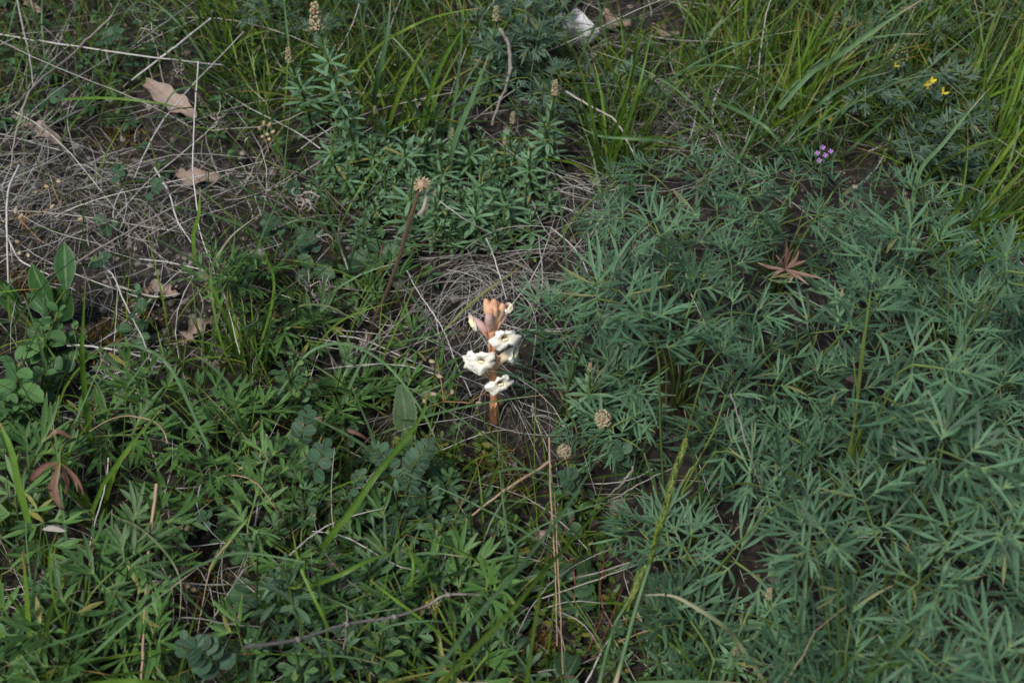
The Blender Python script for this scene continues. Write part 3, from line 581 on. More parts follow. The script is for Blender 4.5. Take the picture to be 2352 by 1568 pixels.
for (x, y) in thy: shoot('thyme_sprig', THY, (x, y), (x+rng.uniform(-12, 12), y+rng.uniform(15, 40)), 5, 2, rng.uniform(.9, 1.45), 'small thyme sprig', 'thyme', 'thyme sprigs', .0005, golden=1.57, el=(-.1, .6), taper=.3)
# lance-shaped leaves and crinkled shoots at left
b = at(85, 760); root = thing('lance_leaved_plant', b); tag(root, 'clump of smooth dark lance-shaped leaves with pale midribs at the left edge', 'herb')
for (tx, ty, bx, by, s) in [(148, 568, 152, 665, 1.05), (75, 622, 120, 710, 1.1), (8, 655, 42, 728, 1.15), (65, 678, 108, 722, .8), (150, 668, 130, 735, .95), (18, 662, 45, 735, 1.), (-25, 600, -10, 640, 1.), (18, 775, 75, 800, .9), (28, 800, 110, 830, 1.)]:
    p0 = upright(bx, by, b[1]+rng.uniform(-.01, .01)); p1 = upright(tx, ty, b[1]+rng.uniform(-.005, .03)); d = p1-p0
    place('leaf', LANC[rng.integers(3)], root, p0-b, d, (rng.normal(0, .2), -1, .5), np.linalg.norm(d)/.06*1.12)
    mb = MB(); mb.tube(smooth([b, (b+p0)/2, p0], 5), .0012, 5); mb.build('leaf_stalk', M['stem'], root, b)
for (t_, b_, n_, s_) in [((135, 715), (120, 830), 7, 1.1), ((35, 830), (55, 960), 8, 1.3), ((100, 860), (105, 930), 4, 1.1), ((10, 920), (20, 1000), 6, 1.1), ((75, 1350), (120, 1440), 6, 1.35), ((15, 1460), (20, 1560), 7, 1.2), ((40, 930), (45, 1010), 6, .9), ((175, 760), (180, 830), 4, .9), ((95, 740), (95, 820), 5, .9)]:
    shoot('crinkled_leafy_shoot', CRI, t_, b_, n_, 2, s_, 'crinkled scalloped shoot', 'herb', 'crinkled leafy shoots', .0014, golden=1.57, el=(-.2, .5), skip='crinkled')
# vetch leaves
VL = [simpleleaf(.0125, .0098, OV, M['vetch'], 'leaflet', n=9, fold=rng.uniform(.05, .2), droop=rng.uniform(-.05, .15)) for _ in range(4)]
def vetch(path, pairs, s, z=(.02, .07, .08), what='vetch leaf with oval leaflets'):
    n_ = len(path); zs = np.interp(np.linspace(0, 1, n_), [0, .5, 1], z); P = smooth([at(x, y, zz) for (x, y), zz in zip(path, zs)], 2*pairs+4); b = P[0]; root = thing('vetch_plant', b)
    mb = MB(); mb.tube(P, np.linspace(.0009, .0005, len(P)), 5); mb.build('leaf_stalk', M['stem'], root, b)
    for i in range(pairs):
        k = len(P)-2-2*i; 
        if k < 1: break
        T = unit(P[min(k+1, len(P)-1)]-P[k-1])
        for sd in (-1, 1):
            d = unit(T*.45+sd*unit(np.cross(T, (0, -.35, 1)))+rng.normal(0, .08, 3)); place('leaflet', VL[rng.integers(4)], root, P[k]-b, d, unit(np.array([0, -.55, .9])+rng.normal(0, .18, 3)), s*(.7+.3*min(1, i/3))*rng.uniform(.92, 1.06))
    place('leaflet', VL[0], root, P[-1]-b, unit(P[-1]-P[-2]), (0, -.5, 1), s*.65); tag(root, what, 'vetch leaf', *path[-1], 'vetch leaves', skip='vetch')
vetch([(925, 1170), (940, 1100), (955, 1060), (985, 1020)], 8, 1.0)
vetch([(905, 1140), (895, 1090), (890, 1060), (870, 1030)], 4, 1.1)
vetch([(675, 1090), (682, 1030), (695, 990), (705, 945)], 6, 1.05)
vetch([(690, 1120), (715, 1090), (730, 1060), (745, 1030)], 3, 1.3)
vetch([(430, 1590), (436, 1520), (430, 1500), (425, 1470)], 3, 1.0)
vetch([(530, 1580), (500, 1530), (470, 1500), (450, 1485)], 5, 1.25)
vetch([(480, 1230), (476, 1200), (470, 1185)], 2, .9); vetch([(1330, 1150), (1320, 1110), (1300, 1095)], 3, 1.15); vetch([(1440, 1080), (1435, 1050), (1425, 1030)], 3, 1.1)
vetch([(700, 460), (690, 440), (670, 430)], 3, 1.); vetch([(280, 430), (275, 405), (270, 390)], 3, .9); vetch([(340, 470), (350, 440), (365, 420)], 3, .9); vetch([(640, 560), (630, 530), (615, 505)], 3, 1.1); vetch([(720, 600), (712, 570), (700, 540)], 3, 1.1)
vetch([(210, 610), (225, 600), (245, 590)], 3, .8); vetch([(220, 120), (240, 90), (270, 75)], 3, 1.2); vetch([(100, 250), (110, 230), (140, 215)], 3, 1.1); vetch([(820, 1150), (815, 1115), (830, 1090)], 3, .8); vetch([(290, 740), (310, 715), (330, 700)], 3, .7)
# serrated leaves
def traced_leaf(name, pts, zs, W, prof, mt, what, cat, up=(0, -.6, .8), teeth=0, fold=.2, n=24, group=None, parent=None):
    P = smooth([at(x, y, z) for (x, y), z in zip(pts, zs)], n if not teeth else teeth*4+1); t = np.linspace(0, 1, len(P)); w = W*np.interp(t, np.linspace(0, 1, len(prof)), prof)
    if teeth: w = w*(1-.15*((t*teeth) % 1))
    mb = MB(); mb.ribbon(P, w, up, fold); o = thing(name, P[0]); mb.build('leaf' if 'leaf' in name else 'husk', mt, o, P[0]); m_ = pts[len(pts)//2]
    if what: tag(o, what, cat, *([None, None] if group is None else m_), group)
    return o
traced_leaf('serrated_leaf_plant', [(927, 990), (930, 940), (920, 882)], (.02, .045, .07), .0235, [.5, .85, 1, 1, .85, .6, .3], M['serr'], 'upright grey-green serrated leaf with cut-off tip beside the arching blade', 'leaf', teeth=11)
traced_leaf('serrated_leaf_plant', [(925, 1040), (935, 1010), (930, 985)], (.01, .025, .03), .012, OV, M['serr'], 'small pale folded leaf below the upright serrated leaf', 'leaf', teeth=5)
BUR = [simpleleaf(.0135, .0105, OV, M['burnet'], 'leaflet', fold=rng.uniform(.15, .5), droop=rng.uniform(0, .3), teeth=6) for _ in range(4)]
def burnet(path, pairs, s):
    P = smooth([at(x, y, .012+.03*i/len(path)) for i, (x, y) in enumerate(path)], pairs+2); b = P[0]; root = thing('burnet_plant', b); mb = MB(); mb.tube(P, .0006, 5); mb.build('leaf_stalk', M['redstem'], root, b)
    for k in range(1, pairs+1):
        T = unit(P[k+1]-P[k-1])
        for sd in (-1, 1):
            d = unit(T*.4+sd*unit(np.cross(T, (0, -.3, 1)))+rng.normal(0, .15, 3)); place('leaflet', BUR[rng.integers(4)], root, P[k]-b, d, unit(np.array([0, -.4, .9])+rng.normal(0, .2, 3)), s*rng.uniform(.85, 1.1))
    tag(root, 'toothed burnet leaf', 'burnet leaf', *path[-1], 'burnet leaves', skip='burnet')
for a in [([(1330, 1430), (1320, 1380), (1320, 1320), (1310, 1280)], 4, 1.5), ([(880, 640), (870, 600), (880, 560)], 3, 1.6), ([(730, 640), (720, 620), (725, 605)], 2, 1.6), ([(1270, 1560), (1290, 1556), (1320, 1552)], 3, 1.5), ([(590, 1400), (580, 1370), (585, 1340)], 3, 1.4), ([(300, 800), (310, 770), (300, 745)], 3, 1.2), ([(860, 580), (845, 600), (830, 620)], 3, 1.5), ([(1290, 1240), (1300, 1210), (1320, 1190)], 3, 1.), ([(180, 890), (150, 860), (130, 850)], 3, 1.1), ([(1550, 1330), (1520, 1350), (1490, 1355)], 4, 1.1), ([(560, 1540), (580, 1500), (600, 1470)], 3, 1.1), ([(260, 540), (250, 520), (230, 515)], 2, 1.), ([(1850, 1020), (1860, 970), (1855, 930)], 2, 2.2), ([(760, 1010), (790, 1000), (820, 995)], 3, .9)]: burnet(*a)

# ------------------------------------------------------------------ long single blades and stems, followed along their length
K = {'g': ('grass_plant', 'blade', 'green grass blade'), 'b': ('grass_plant', 'bluegrass', 'bluish green grass blade'), 'l': ('grass_plant', 'limegrass', 'lime green grass blade'), 'p': ('grass_plant', 'palegrass', 'fading green grass blade'),
     's': ('dry_grass_plant', 'paleStraw', 'pale dry grass stem'), 'S': ('dry_grass_plant', 'straw', 'grey dry grass stem'), 't': ('dry_grass_plant', 'tan', 'tan dry stem'), 'w': ('grey_twig', 'greytwig', 'weathered grey twig'), 'd': ('dark_twig', 'darktwig', 'thin dark twig'), 'r': ('trailing_plant', 'redstem', 'reddish trailing stem')}
def trace(kind, w, z, pts, flip=False):
    nm, mt, what = K[kind]; n_ = len(pts); zs = np.interp(np.linspace(0, 1, n_), [0, .5, 1], z); zs = zs*1.2+(.014 if z[1] > .025 else .004); P = smooth([at(x, y, zz) for (x, y), zz in zip(pts, zs)], max(10, 4*n_)); W = w*.00037*float(np.mean((P-CAM)@FWD))
    t = np.linspace(0, 1, len(P)); mb = MB()
    if kind in 'gblp':
        up = unit(np.array([rng.normal(0, .35), -.75, .55])); T = unit(P[-1]-P[0]); up = unit(up-T*np.dot(up, T)*.9)
        mb.ribbon(P, W*np.interp(t, [0, .3, .7, 1], [.85, 1, .75, .06]), up, .3)
    else:
        if kind in 'tsSw': P = P + rng.normal(0, .00045 if kind == 'w' else .00022, P.shape)
        mb.tube(P, W/2*np.interp(t, [0, .5, 1], [1, .9, .6])*(1+rng.normal(0, .05, len(P))), 6)
        if kind in 'wsS': # nodes
            for k_ in range(3, len(P)-2, 7): mb.blob(P[k_], W*.62, P[k_+1]-P[k_-1], 1.2)
    o = thing(nm, P[0]); mb.build('blade' if kind in 'gblp' else 'stem', M[mt], o, P[0]); m_ = pts[n_//2]; tag(o, what, {'g': 'grass blade', 'b': 'grass blade', 'l': 'grass blade', 'p': 'grass blade', 'd': 'twig', 'w': 'twig', 'r': 'stem'}.get(kind, 'dry stem'), m_[0], m_[1], what+'s'); return o
lo = (.01, .02, .015); md = (.02, .05, .03); hi = (.05, .12, .16)
T_ = [('s', 3.4, (.03, .05, .03), [(-30, 74), (130, 100), (300, 125), (430, 141), (512, 150)]), ('w', 5, (.05, .05, .01), [(258, 38), (215, 78), (160, 130), (80, 195), (62, 225), (45, 280), (30, 340), (27, 385)]),
 ('s', 4, (.05, .05, .05), [(38, -10), (52, 60), (68, 130), (77, 200)]), ('S', 3.5, (.03, .05, .03), [(470, -10), (375, 55), (297, 112)]), ('s', 4.5, (.05, .05, .03), [(484, 43), (412, 100), (370, 132), (302, 185)]),
 ('s', 3.2, (.08, .05, .01), [(455, 142), (450, 225), (445, 312), (443, 392), (452, 474), (462, 542), (500, 640)]), ('w', 4.2, (.03, .03, .02), [(520, 402), (445, 450), (325, 514), (250, 557), (187, 594), (130, 624), (100, 640)]),
 ('s', 5, (.03, .03, .01), [(44, 380), (19, 442), (16, 542), (19, 657)]), ('s', 4, lo, [(15, 537), (40, 590), (75, 614), (115, 632)]), ('s', 4, md, [(355, 385), (390, 447), (407, 505), (440, 557)]),
 ('s', 3.6, (.03, .03, .04), [(237, 610), (260, 634), (280, 680), (300, 722), (330, 784), (352, 844)]), ('s', 5, (.02, .02, .02), [(265, 655), (312, 670), (362, 682), (412, 675)]), ('s', 4.5, (.02, .03, .02), [(155, 793), (212, 795), (300, 812), (376, 833)]),
 ('S', 4, lo, [(200, 885), (262, 859), (300, 849), (400, 838)]), ('t', 7, (.07, .05, .03), [(360, 1111), (352, 1174), (342, 1251), (335, 1376), (327, 1501), (325, 1561)]), ('s', 3.5, (.05, .03, .01), [(1118, 547), (1138, 600), (1163, 687)]),
 ('s', 2.8, (.05, .05, .04), [(1010, 462), (1063, 500), (1115, 530)]), ('s', 2.5, (.04, .03, .02), [(935, 622), (960, 670), (998, 724), (1023, 767), (1050, 839), (1083, 909)]), ('S', 4, (.04, .04, .02), [(823, 457), (788, 474), (779, 522), (782, 567), (800, 619)]),
 ('t', 6.5, (.03, .03, .02), [(1262, 1058), (1225, 1085), (1176, 1114), (1120, 1155), (1075, 1190)]), ('t', 4, (.06, .04, .02), [(1261, 1004), (1263, 1084), (1267, 1174), (1273, 1260), (1276, 1326), (1280, 1483)]), ('t', 3.4, (.04, .03, .02), [(1274, 1130), (1281, 1288), (1288, 1426), (1293, 1546)]),
 ('s', 3.2, lo, [(1168, 1255), (1113, 1336), (1063, 1416)]), ('s', 3, (.02, .03, .02), [(1245, 1373), (1376, 1328), (1476, 1291), (1560, 1262)]), ('S', 3.4, lo, [(1236, 1543), (1326, 1526), (1381, 1503)]), ('r', 4, lo, [(1391, 1276), (1378, 1351), (1386, 1401), (1361, 1468), (1341, 1518)]),
 ('r', 4, lo, [(1440, 1420), (1400, 1470), (1350, 1520)]), ('t', 3.4, (.01, .03, .04), [(1421, 1473), (1476, 1451), (1556, 1430)]), ('p', 9, (.03, .09, .09), [(1765, 1580), (1696, 1476), (1663, 1438), (1596, 1393), (1538, 1366), (1463, 1367)]),
 ('b', 7, (.06, .12, .14), [(1840, 1580), (1843, 1476), (1849, 1351), (1856, 1251), (1871, 1176), (1926, 1124), (1984, 1072)]), ('p', 3.5, (.12, .15, .17), [(2244, 1094), (2189, 1004), (2159, 957)]), ('w', 3, (.14, .12, .08), [(1676, 904), (1696, 959), (1714, 1022), (1734, 1079), (1749, 1127)]),
 ('s', 3, (.09, .08, .06), [(1551, 557), (1562, 590), (1574, 624), (1590, 680), (1611, 724), (1640, 790)]), ('s', 4.5, (.07, .06, .05), [(1300, 210), (1358, 245), (1406, 270), (1426, 295), (1446, 335), (1466, 375)]), ('w', 8, (.06, .06, .02), [(1148, 66), (1168, 105), (1172, 150), (1163, 195), (1145, 240), (1130, 287)]),
 ('b', 6, (.03, .08, .05), [(640, 905), (703, 816), (763, 789), (825, 799), (883, 834), (923, 876), (968, 941), (993, 991), (1010, 1030)]), ('g', 13, (.04, .1, .11), [(738, 1258), (763, 1226), (813, 1165), (863, 1091), (925, 1016), (970, 951), (981, 904)]),
 ('p', 8, (.32, .26, .12), [(890, 1585), (863, 1501), (830, 1431), (800, 1356), (763, 1271), (723, 1176)]), ('g', 6, (.2, .18, .12), [(772, 1580), (748, 1431), (733, 1326), (748, 1238)]), ('l', 13, (.22, .19, .14), [(985, 1600), (1075, 1501), (1176, 1397), (1241, 1318), (1296, 1258), (1368, 1178), (1430, 1120)]),
 ('b', 8, (.19, .17, .13), [(970, 1585), (1050, 1476), (1100, 1408), (1176, 1323), (1226, 1261), (1296, 1174), (1351, 1086), (1398, 1014)]), ('l', 8, (.2, .18, .14), [(1206, 1590), (1221, 1471), (1241, 1351), (1253, 1288), (1271, 1221), (1280, 1160)]), ('g', 13, (.02, .09, .14), [(210, 1050), (200, 960), (190, 859), (188, 782), (197, 632)]),
 ('g', 14, (.1, .14, .16), [(66, 1200), (42, 1109), (25, 1029), (-6, 960)]), ('g', 9, (.02, .08, .09), [(206, 1190), (237, 1114), (287, 1039), (325, 991), (378, 930)]), ('b', 4.5, (.1, .12, .12), [(700, 1290), (588, 1271), (525, 1273), (450, 1301), (375, 1346), (287, 1408), (200, 1451), (125, 1476), (50, 1508), (-10, 1542)]),
 ('g', 8, (.04, .06, .06), [(480, 1310), (525, 1243), (562, 1198), (575, 1185)]), ('t', 3, (.06, .04, .02), [(530, 1240), (487, 1296), (465, 1390), (448, 1480)]), ('g', 8, (.04, .12, .18), [(150, 1450), (125, 1376), (114, 1288), (130, 1221)]), ('b', 14, (.02, .05, .08), [(268, 1320), (260, 1251), (257, 1170)]),
 ('g', 13, (.1, .14, .12), [(200, 1572), (300, 1562), (420, 1570)]), ('p', 5, (.04, .08, .05), [(267, 1188), (315, 1208), (370, 1256), (405, 1306), (416, 1351), (412, 1426)]), ('l', 9, (.02, .12, .22), [(2130, 570), (2189, 492), (2226, 447), (2276, 392), (2352, 292), (2420, 200)]),
 ('p', 4, (.1, .14, .12), [(2110, 430), (2160, 418), (2200, 422), (2239, 434), (2268, 448)]), ('g', 6, (.04, .1, .12), [(2200, 610), (2289, 559), (2352, 539), (2420, 520)]), ('g', 6, (.04, .1, .12), [(2180, 650), (2239, 608), (2352, 567), (2430, 550)]), ('g', 9, (.04, .1, .12), [(2150, 580), (2230, 520), (2310, 490), (2420, 478)]),
 ('b', 10, (.04, .1, .14), [(1790, 250), (1864, 167), (1939, 120), (2026, 57), (2130, -8)]), ('b', 8, (.03, .1, .08), [(1800, 325), (1851, 270), (1904, 222), (1964, 187), (2045, 165)]), ('b', 9, (.03, .1, .14), [(2085, 560), (2095, 470), (2114, 390), (2164, 332), (2214, 270), (2272, 203)]), ('l', 6, (.03, .12, .16), [(2110, 440), (2146, 390), (2201, 350), (2276, 322), (2380, 305)]),
 ('b', 7, (.02, .1, .05), [(1626, 232), (1676, 247), (1726, 272), (1764, 297), (1801, 340), (1826, 375)]), ('b', 5, (.02, .07, .03), [(1760, 200), (1738, 172), (1688, 155), (1613, 150), (1546, 168)]), ('b', 6, (.04, .07, .05), [(1570, 332), (1526, 322), (1451, 319), (1376, 312), (1326, 289)]), ('g', 8, (.01, .1, .18), [(1390, 410), (1413, 300), (1446, 200), (1463, 112), (1485, -10)]),
 ('g', 7, (.01, .1, .16), [(1385, 400), (1370, 320), (1350, 220), (1325, 130)]), ('g', 7, (.01, .1, .15), [(1395, 400), (1440, 290), (1470, 190), (1500, 60)]), ('b', 7, (.02, .1, .18), [(1030, 320), (1050, 200), (1060, 100), (1067, -10)]), ('b', 12, (.02, .08, .13), [(1030, 390), (1050, 312), (1088, 220), (1123, 125)]), ('l', 9, (.02, .09, .13), [(890, 300), (913, 225), (950, 150), (989, 88)]),
 ('g', 10, (.02, .09, .13), [(965, 300), (988, 212), (1025, 125), (1078, 45)]), ('l', 6, (.02, .12, .12), [(800, 190), (863, 112), (938, 65), (1013, 35), (1110, 17)]), ('b', 10, (.02, .09, .14), [(855, 250), (868, 175), (888, 87), (898, -10)]), ('b', 8, (.02, .07, .14), [(820, 345), (818, 250), (803, 162), (799, 75)]), ('g', 5, md, [(112, 231), (230, 225), (350, 235), (440, 255)]),
 ('b', 5, (.06, .06, .02), [(437, 200), (400, 212), (375, 250), (355, 290)]), ('p', 5, (.03, .09, .1), [(482, 692), (487, 617), (500, 587), (537, 537), (600, 490)]), ('g', 9, (.02, .06, .09), [(450, 610), (445, 542), (457, 492), (460, 430)]), ('g', 9, (.04, .07, .1), [(603, 780), (625, 704), (630, 642), (613, 592), (586, 535)]), ('l', 4.5, (.02, .07, .07), [(725, 795), (775, 742), (838, 712), (918, 690)]),
 ('p', 4.5, (.03, .06, .03), [(640, 735), (690, 702), (750, 702), (800, 727), (823, 750)]), ('b', 3.5, (.02, .04, .03), [(915, 785), (988, 772), (1088, 762)]), ('g', 14, (.3, .3, .26), [(1970, 1600), (2014, 1503), (2084, 1453)]), ('g', 12, (.3, .3, .26), [(1990, 1600), (2014, 1540), (2105, 1514)]), ('g', 5, (.2, .2, .14), [(1890, 1580), (1971, 1486), (1981, 1426)]),
 ('t', 2, (.12, .13, .12), [(1800, 1570), (1846, 1501), (1876, 1446), (1944, 1393)]), ('p', 4, (.14, .16, .14), [(2355, 1540), (2326, 1476), (2284, 1423)]), ('t', 3, (.07, .09, .06), [(385, 1018), (372, 985), (345, 964), (300, 955), (255, 962), (205, 990)]), ('s', 3, (.05, .05, .04), [(250, 1050), (242, 1120), (225, 1174), (200, 1280)]),
 ('S', 3, (.02, .03, .02), [(450, 1480), (490, 1420), (520, 1370), (560, 1310), (590, 1290)]), ('S', 3, (.03, .04, .02), [(270, 1480), (350, 1440), (430, 1417), (530, 1433), (600, 1438)]), ('s', 3, lo, [(380, 1270), (430, 1256), (520, 1245)]), ('r', 3, lo, [(1430, 1350), (1400, 1430), (1370, 1500)]), ('g', 6, (.02, .07, .1), [(540, 860), (510, 790), (490, 700), (480, 600)]),
 ('g', 8, (.02, .07, .08), [(545, 830), (530, 760), (500, 690), (470, 620)]), ('g', 7, (.01, .07, .11), [(560, 870), (555, 800), (590, 740), (650, 690)]), ('s', 3, (.02, .03, .05), [(560, 845), (545, 790), (525, 710), (505, 650)]), ('b', 7, (.05, .07, .04), [(480, 1030), (395, 850), (330, 800), (260, 792), (205, 812)]), ('g', 7, (.03, .07, .08), [(760, 1450), (735, 1400), (690, 1300), (670, 1210)]),
 ('g', 8, (.02, .06, .06), [(1040, 1480), (980, 1430), (900, 1370), (850, 1330)]), ('g', 7, (.02, .06, .05), [(930, 1390), (950, 1300), (930, 1240)]), ('b', 8, (.02, .06, .05), [(1010, 1370), (1030, 1290), (1032, 1270)]), ('g', 9, (.03, .06, .05), [(700, 1350), (780, 1320), (850, 1285), (925, 1262)]), ('l', 5, (.02, .05, .04), [(600, 1300), (680, 1350), (720, 1280)]),
 ('b', 5, (.05, .08, .06), [(855, 1460), (900, 1435), (980, 1425), (1060, 1430)]), ('t', 3, (.03, .05, .03), [(510, 1090), (560, 1095), (600, 1120), (640, 1180)]), ('r', 3, lo, [(600, 1400), (620, 1450), (650, 1500)]), ('S', 4, lo, [(730, 1095), (780, 1112), (835, 1122)]), ('g', 6, (.02, .07, .1), [(1620, 1560), (1570, 1500), (1540, 1440)]), ('w', 4, (.03, .03, .03), [(1310, 1330), (1450, 1290), (1560, 1230)]), ('w', 5, (.06, .05, .03), [(1455, 1070), (1430, 1110), (1395, 1140)]), ('w', 3, (.04, .04, .04), [(1400, 1150), (1470, 1110), (1545, 1075)])]
for a in T_: trace(*a)
pts = scatter(160, lambda x, y: 1 if (x < 650 and y < 900) else (.5 if zone(x, y, GRASSY) or zone(x, y, BARE) else .2)); B = np.array([p for p, q in pts]); B[:, 2] += rng.uniform(0, .03, len(B)); k = len(B)
P_ = curves(B, rng.uniform(.07, .26, k), rng.uniform(0, 6.28, k), rng.uniform(1., 1.6, k), rng.normal(.1, .25, k), 9, .05)
for i in range(k):
    q = pix(P_[i, 4])
    if 1040 < q[0] < 1240 and 640 < q[1] < 1000: continue
    mb = MB(); mb.tube(P_[i]+rng.normal(0, .0002, (9, 3)), rng.uniform(.0004, .0008)*np.linspace(1, .6, 9), 5); o = thing('dry_grass_plant', B[i]); mb.build('stem', M['paleStraw'], o, B[i]); tag(o, 'loose pale straw', 'dry stem', q[0], q[1], 'loose pale straws')

# tufts of long grass: each blade its own piece
def tuft(px, py, k, L_, W, mt, az=None, lean=(.05, .6), what='tuft of long green grass'):
    b = at(px, py); root = thing('grass_tuft', b); tag(root, what, 'grass tuft', px, py, 'tufts of long grass')
    for i in range(k):
        a = np.array([rng.uniform(0, 6.28) if az is None else rng.normal(az, .5)]); B = b[None]+rng.normal(0, .008, (1, 3))*[1, 1, 0]; l = rng.uniform(L_*.6, L_, 1)
        P = curves(B, l, a, rng.uniform(*lean, 1), rng.uniform(.05, .9, 1), 10, .02); mb = MB()
        mb.ribbon(P, W*rng.uniform(.7, 1.2)*np.array([.8, 1, 1, 1, .95, .9, .75, .6, .35, .05])[None], unit([rng.normal(0, .5), -1, .4]), .3)
        mb.build('blade', M[mt], root, b)
for a in [(900, 320, 16, .17, .0032, 'grass'), (960, 330, 14, .16, .0034, 'grass'), (820, 320, 14, .17, .003, 'grass'), (1000, 340, 12, .18, .003, 'bluegrass'), (1395, 400, 18, .19, .003, 'grass'), (1440, 385, 10, .16, .0026, 'grass'),
          (1780, 280, 24, .2, .0036, 'grass', .6), (1830, 320, 20, .2, .0034, 'grass', .8), (1700, 200, 16, .18, .003, 'grass', 1.2), (2200, 300, 22, .2, .0034, 'grass', .9), (2260, 400, 22, .2, .0034, 'grass', .5), (2300, 250, 20, .2, .003, 'grass', 1.), (2100, 150, 18, .18, .003, 'grass', .8), (1950, 120, 18, .18, .0032, 'bluegrass', .9),
          (2180, 620, 22, .2, .0032, 'grass', .5), (2330, 520, 16, .18, .0032, 'grass', .6), (540, 150, 14, .15, .0026, 'grass'), (650, 120, 16, .16, .0028, 'grass'), (740, 250, 14, .13, .0028, 'grass'), (600, 250, 12, .13, .0028, 'grass'), (1640, 100, 14, .15, .0026, 'grass'), (2000, 260, 14, .16, .003, 'bluegrass', .6), (580, 860, 12, .11, .0035, 'grass', 1.6, (.02, .4)), (520, 830, 8, .1, .003, 'grass'),
          (220, 1180, 8, .12, .004, 'grass'), (40, 1230, 12, .16, .0042, 'grass'), (60, 1600, 14, .16, .0042, 'grass'), (200, 1590, 12, .14, .004, 'grass'), (780, 1290, 10, .08, .0035, 'grass'), (740, 1210, 10, .07, .003, 'grass'), (850, 1600, 9, .12, .0028, 'grass'), (1040, 1600, 7, .12, .0028, 'grass'), (1880, 1600, 14, .15, .0026, 'grass'), (2000, 1620, 10, .16, .003, 'grass'), (1090, 140, 12, .14, .003, 'grass'), (750, 60, 14, .15, .003, 'grass')]:
    tuft(*a)

# ------------------------------------------------------------------ forked dark twigs with curled dry bits
b = at(783, 552, .02); root = thing('dark_forked_twig', b); tag(root, 'long thin dark forked twig crossing from the top edge toward the centre', 'twig')
for w, z, pts in [(3.6, (.16, .10, .03), [(278, -15), (337, 65), (410, 157), (500, 277), (557, 342), (613, 412), (680, 475), (738, 522), (783, 552), (830, 585)]), (3, (.1, .09, .07), [(522, 395), (588, 437), (678, 478)]), (3.2, (.11, .09, .06), [(570, 316), (616, 332), (655, 388), (728, 422), (773, 477), (800, 500)])]:
    zs = np.interp(np.linspace(0, 1, len(pts)), [0, .5, 1], z); P = smooth([at(x, y, q) for (x, y), q in zip(pts, zs)], 40); mb = MB(); mb.tube(P, w*.00021*np.linspace(.8, 1.2, 40)*(1+.08*rng.normal(0, 1, 40)), 6); mb.build('branch', M['darktwig'], root, b)
def curls(px, py, z, k, s, mb):
    c0 = at(px, py, z)
    for i in range(k):
        a = rng.uniform(0, 6.28); d = unit(np.array([math.cos(a), -.3, math.sin(a)])); t = np.linspace(0, 1, 10); e = unit(np.cross(d, rng.normal(0, 1, 3)))
        P = c0+rng.normal(0, s*.25, 3)+d*(s*np.sin(t*2.6))[:, None]+e*(s*.7*(1-np.cos(t*3.4)))[:, None]; mb.ribbon(P, s*.16*np.linspace(1, .3, 10), rng.normal(0, 1, 3), .4)
mb = MB()
for (x, y, z, k, s) in [(340, 66, .15, 6, .008), (412, 160, .12, 7, .008), (498, 270, .09, 9, .009), (325, 60, .15, 3, .01), (568, 405, .09, 7, .009), (520, 395, .1, 3, .005), (700, 447, .085, 10, .010), (697, 462, .08, 8, .010), (735, 545, .05, 8, .008), (573, 315, .1, 4, .006)]: mb = MB(); curls(x, y, z, k, s, mb); mb.build('curled_bract', M['silver'], root, b)

b = at(880, 670, .03); root = thing('low_grey_twig', b); tag(root, 'low grey twig with curled tips passing behind the hairy brown stalk', 'twig'); P = smooth([at(x, y, z) for x, y, z in [(733, 646, .05), (760, 657, .045), (828, 667, .035), (880, 670, .03), (938, 665, .025), (1013, 648, .02), (1070, 648, .02)]], 30)
mb = MB(); mb.tube(P, np.linspace(.0009, .0006, 30), 6); mb.build('branch', M['greytwig'], root, b); mb = MB()
for (x, y, s) in [(712, 655, .009), (722, 668, .009), (745, 660, .008), (733, 646, .005)]: mb = MB(); curls(x, y, .05, 6, s, mb); mb.build('curled_bract', M['silver'], root, b)
b = at(905, 1416, .08); root = thing('bent_grey_twig', b); tag(root, 'long grey jointed twig lying across the herbs along the bottom, left of the grass spikes', 'twig'); mb = MB()
P = smooth([at(x, y, z) for x, y, z in [(560, 1486, .2), (683, 1468, .16), (795, 1433, .12), (905, 1416, .09), (978, 1391, .07), (1030, 1365, .07), (1133, 1368, .05)]], 36); mb.tube(P, np.linspace(.0012, .0010, 36)*(1+.05*rng.normal(0, 1, 36)), 6); mb.build('branch', M['greytwig'], root, b)
mb = MB()
for x, y, z in [(683, 1468, .16), (795, 1433, .12), (905, 1416, .09), (1030, 1365, .07)]: mb.blob(at(x, y, z), .0021, (1, 0, 0), 1.2)
mb.build('joint', M['greytwig'], root, b)
for q in [[(795, 1433, .12), (798, 1400, .13)], [(795, 1433, .12), (790, 1490, .1)], [(1030, 1365, .07), (1015, 1345, .08)], [(1020, 1368, .07), (985, 1410, .05)]]:
    mb = MB(); mb.tube(smooth([at(*a) for a in q], 6)+rng.normal(0, .0005, (6, 3)), .0006, 5); mb.build('side_twig', M['greytwig'], root, b)
mb = MB(); curls(822, 800, .03, 24, .011, mb); o = mb.build('curled_dry_leaf', M['silver'], None, at(822, 800, .03)); tag(o, 'bundle of curled silvery dry leaves at the foot of the brown stalk', 'dry leaf')
mb = MB(); curls(1443, 797, .09, 6, .005, mb); o = mb.build('curled_dry_leaf', M['silver'], None, at(1443, 797, .09)); tag(o, 'tiny white curled dry petal caught on the bush', 'dry petal')

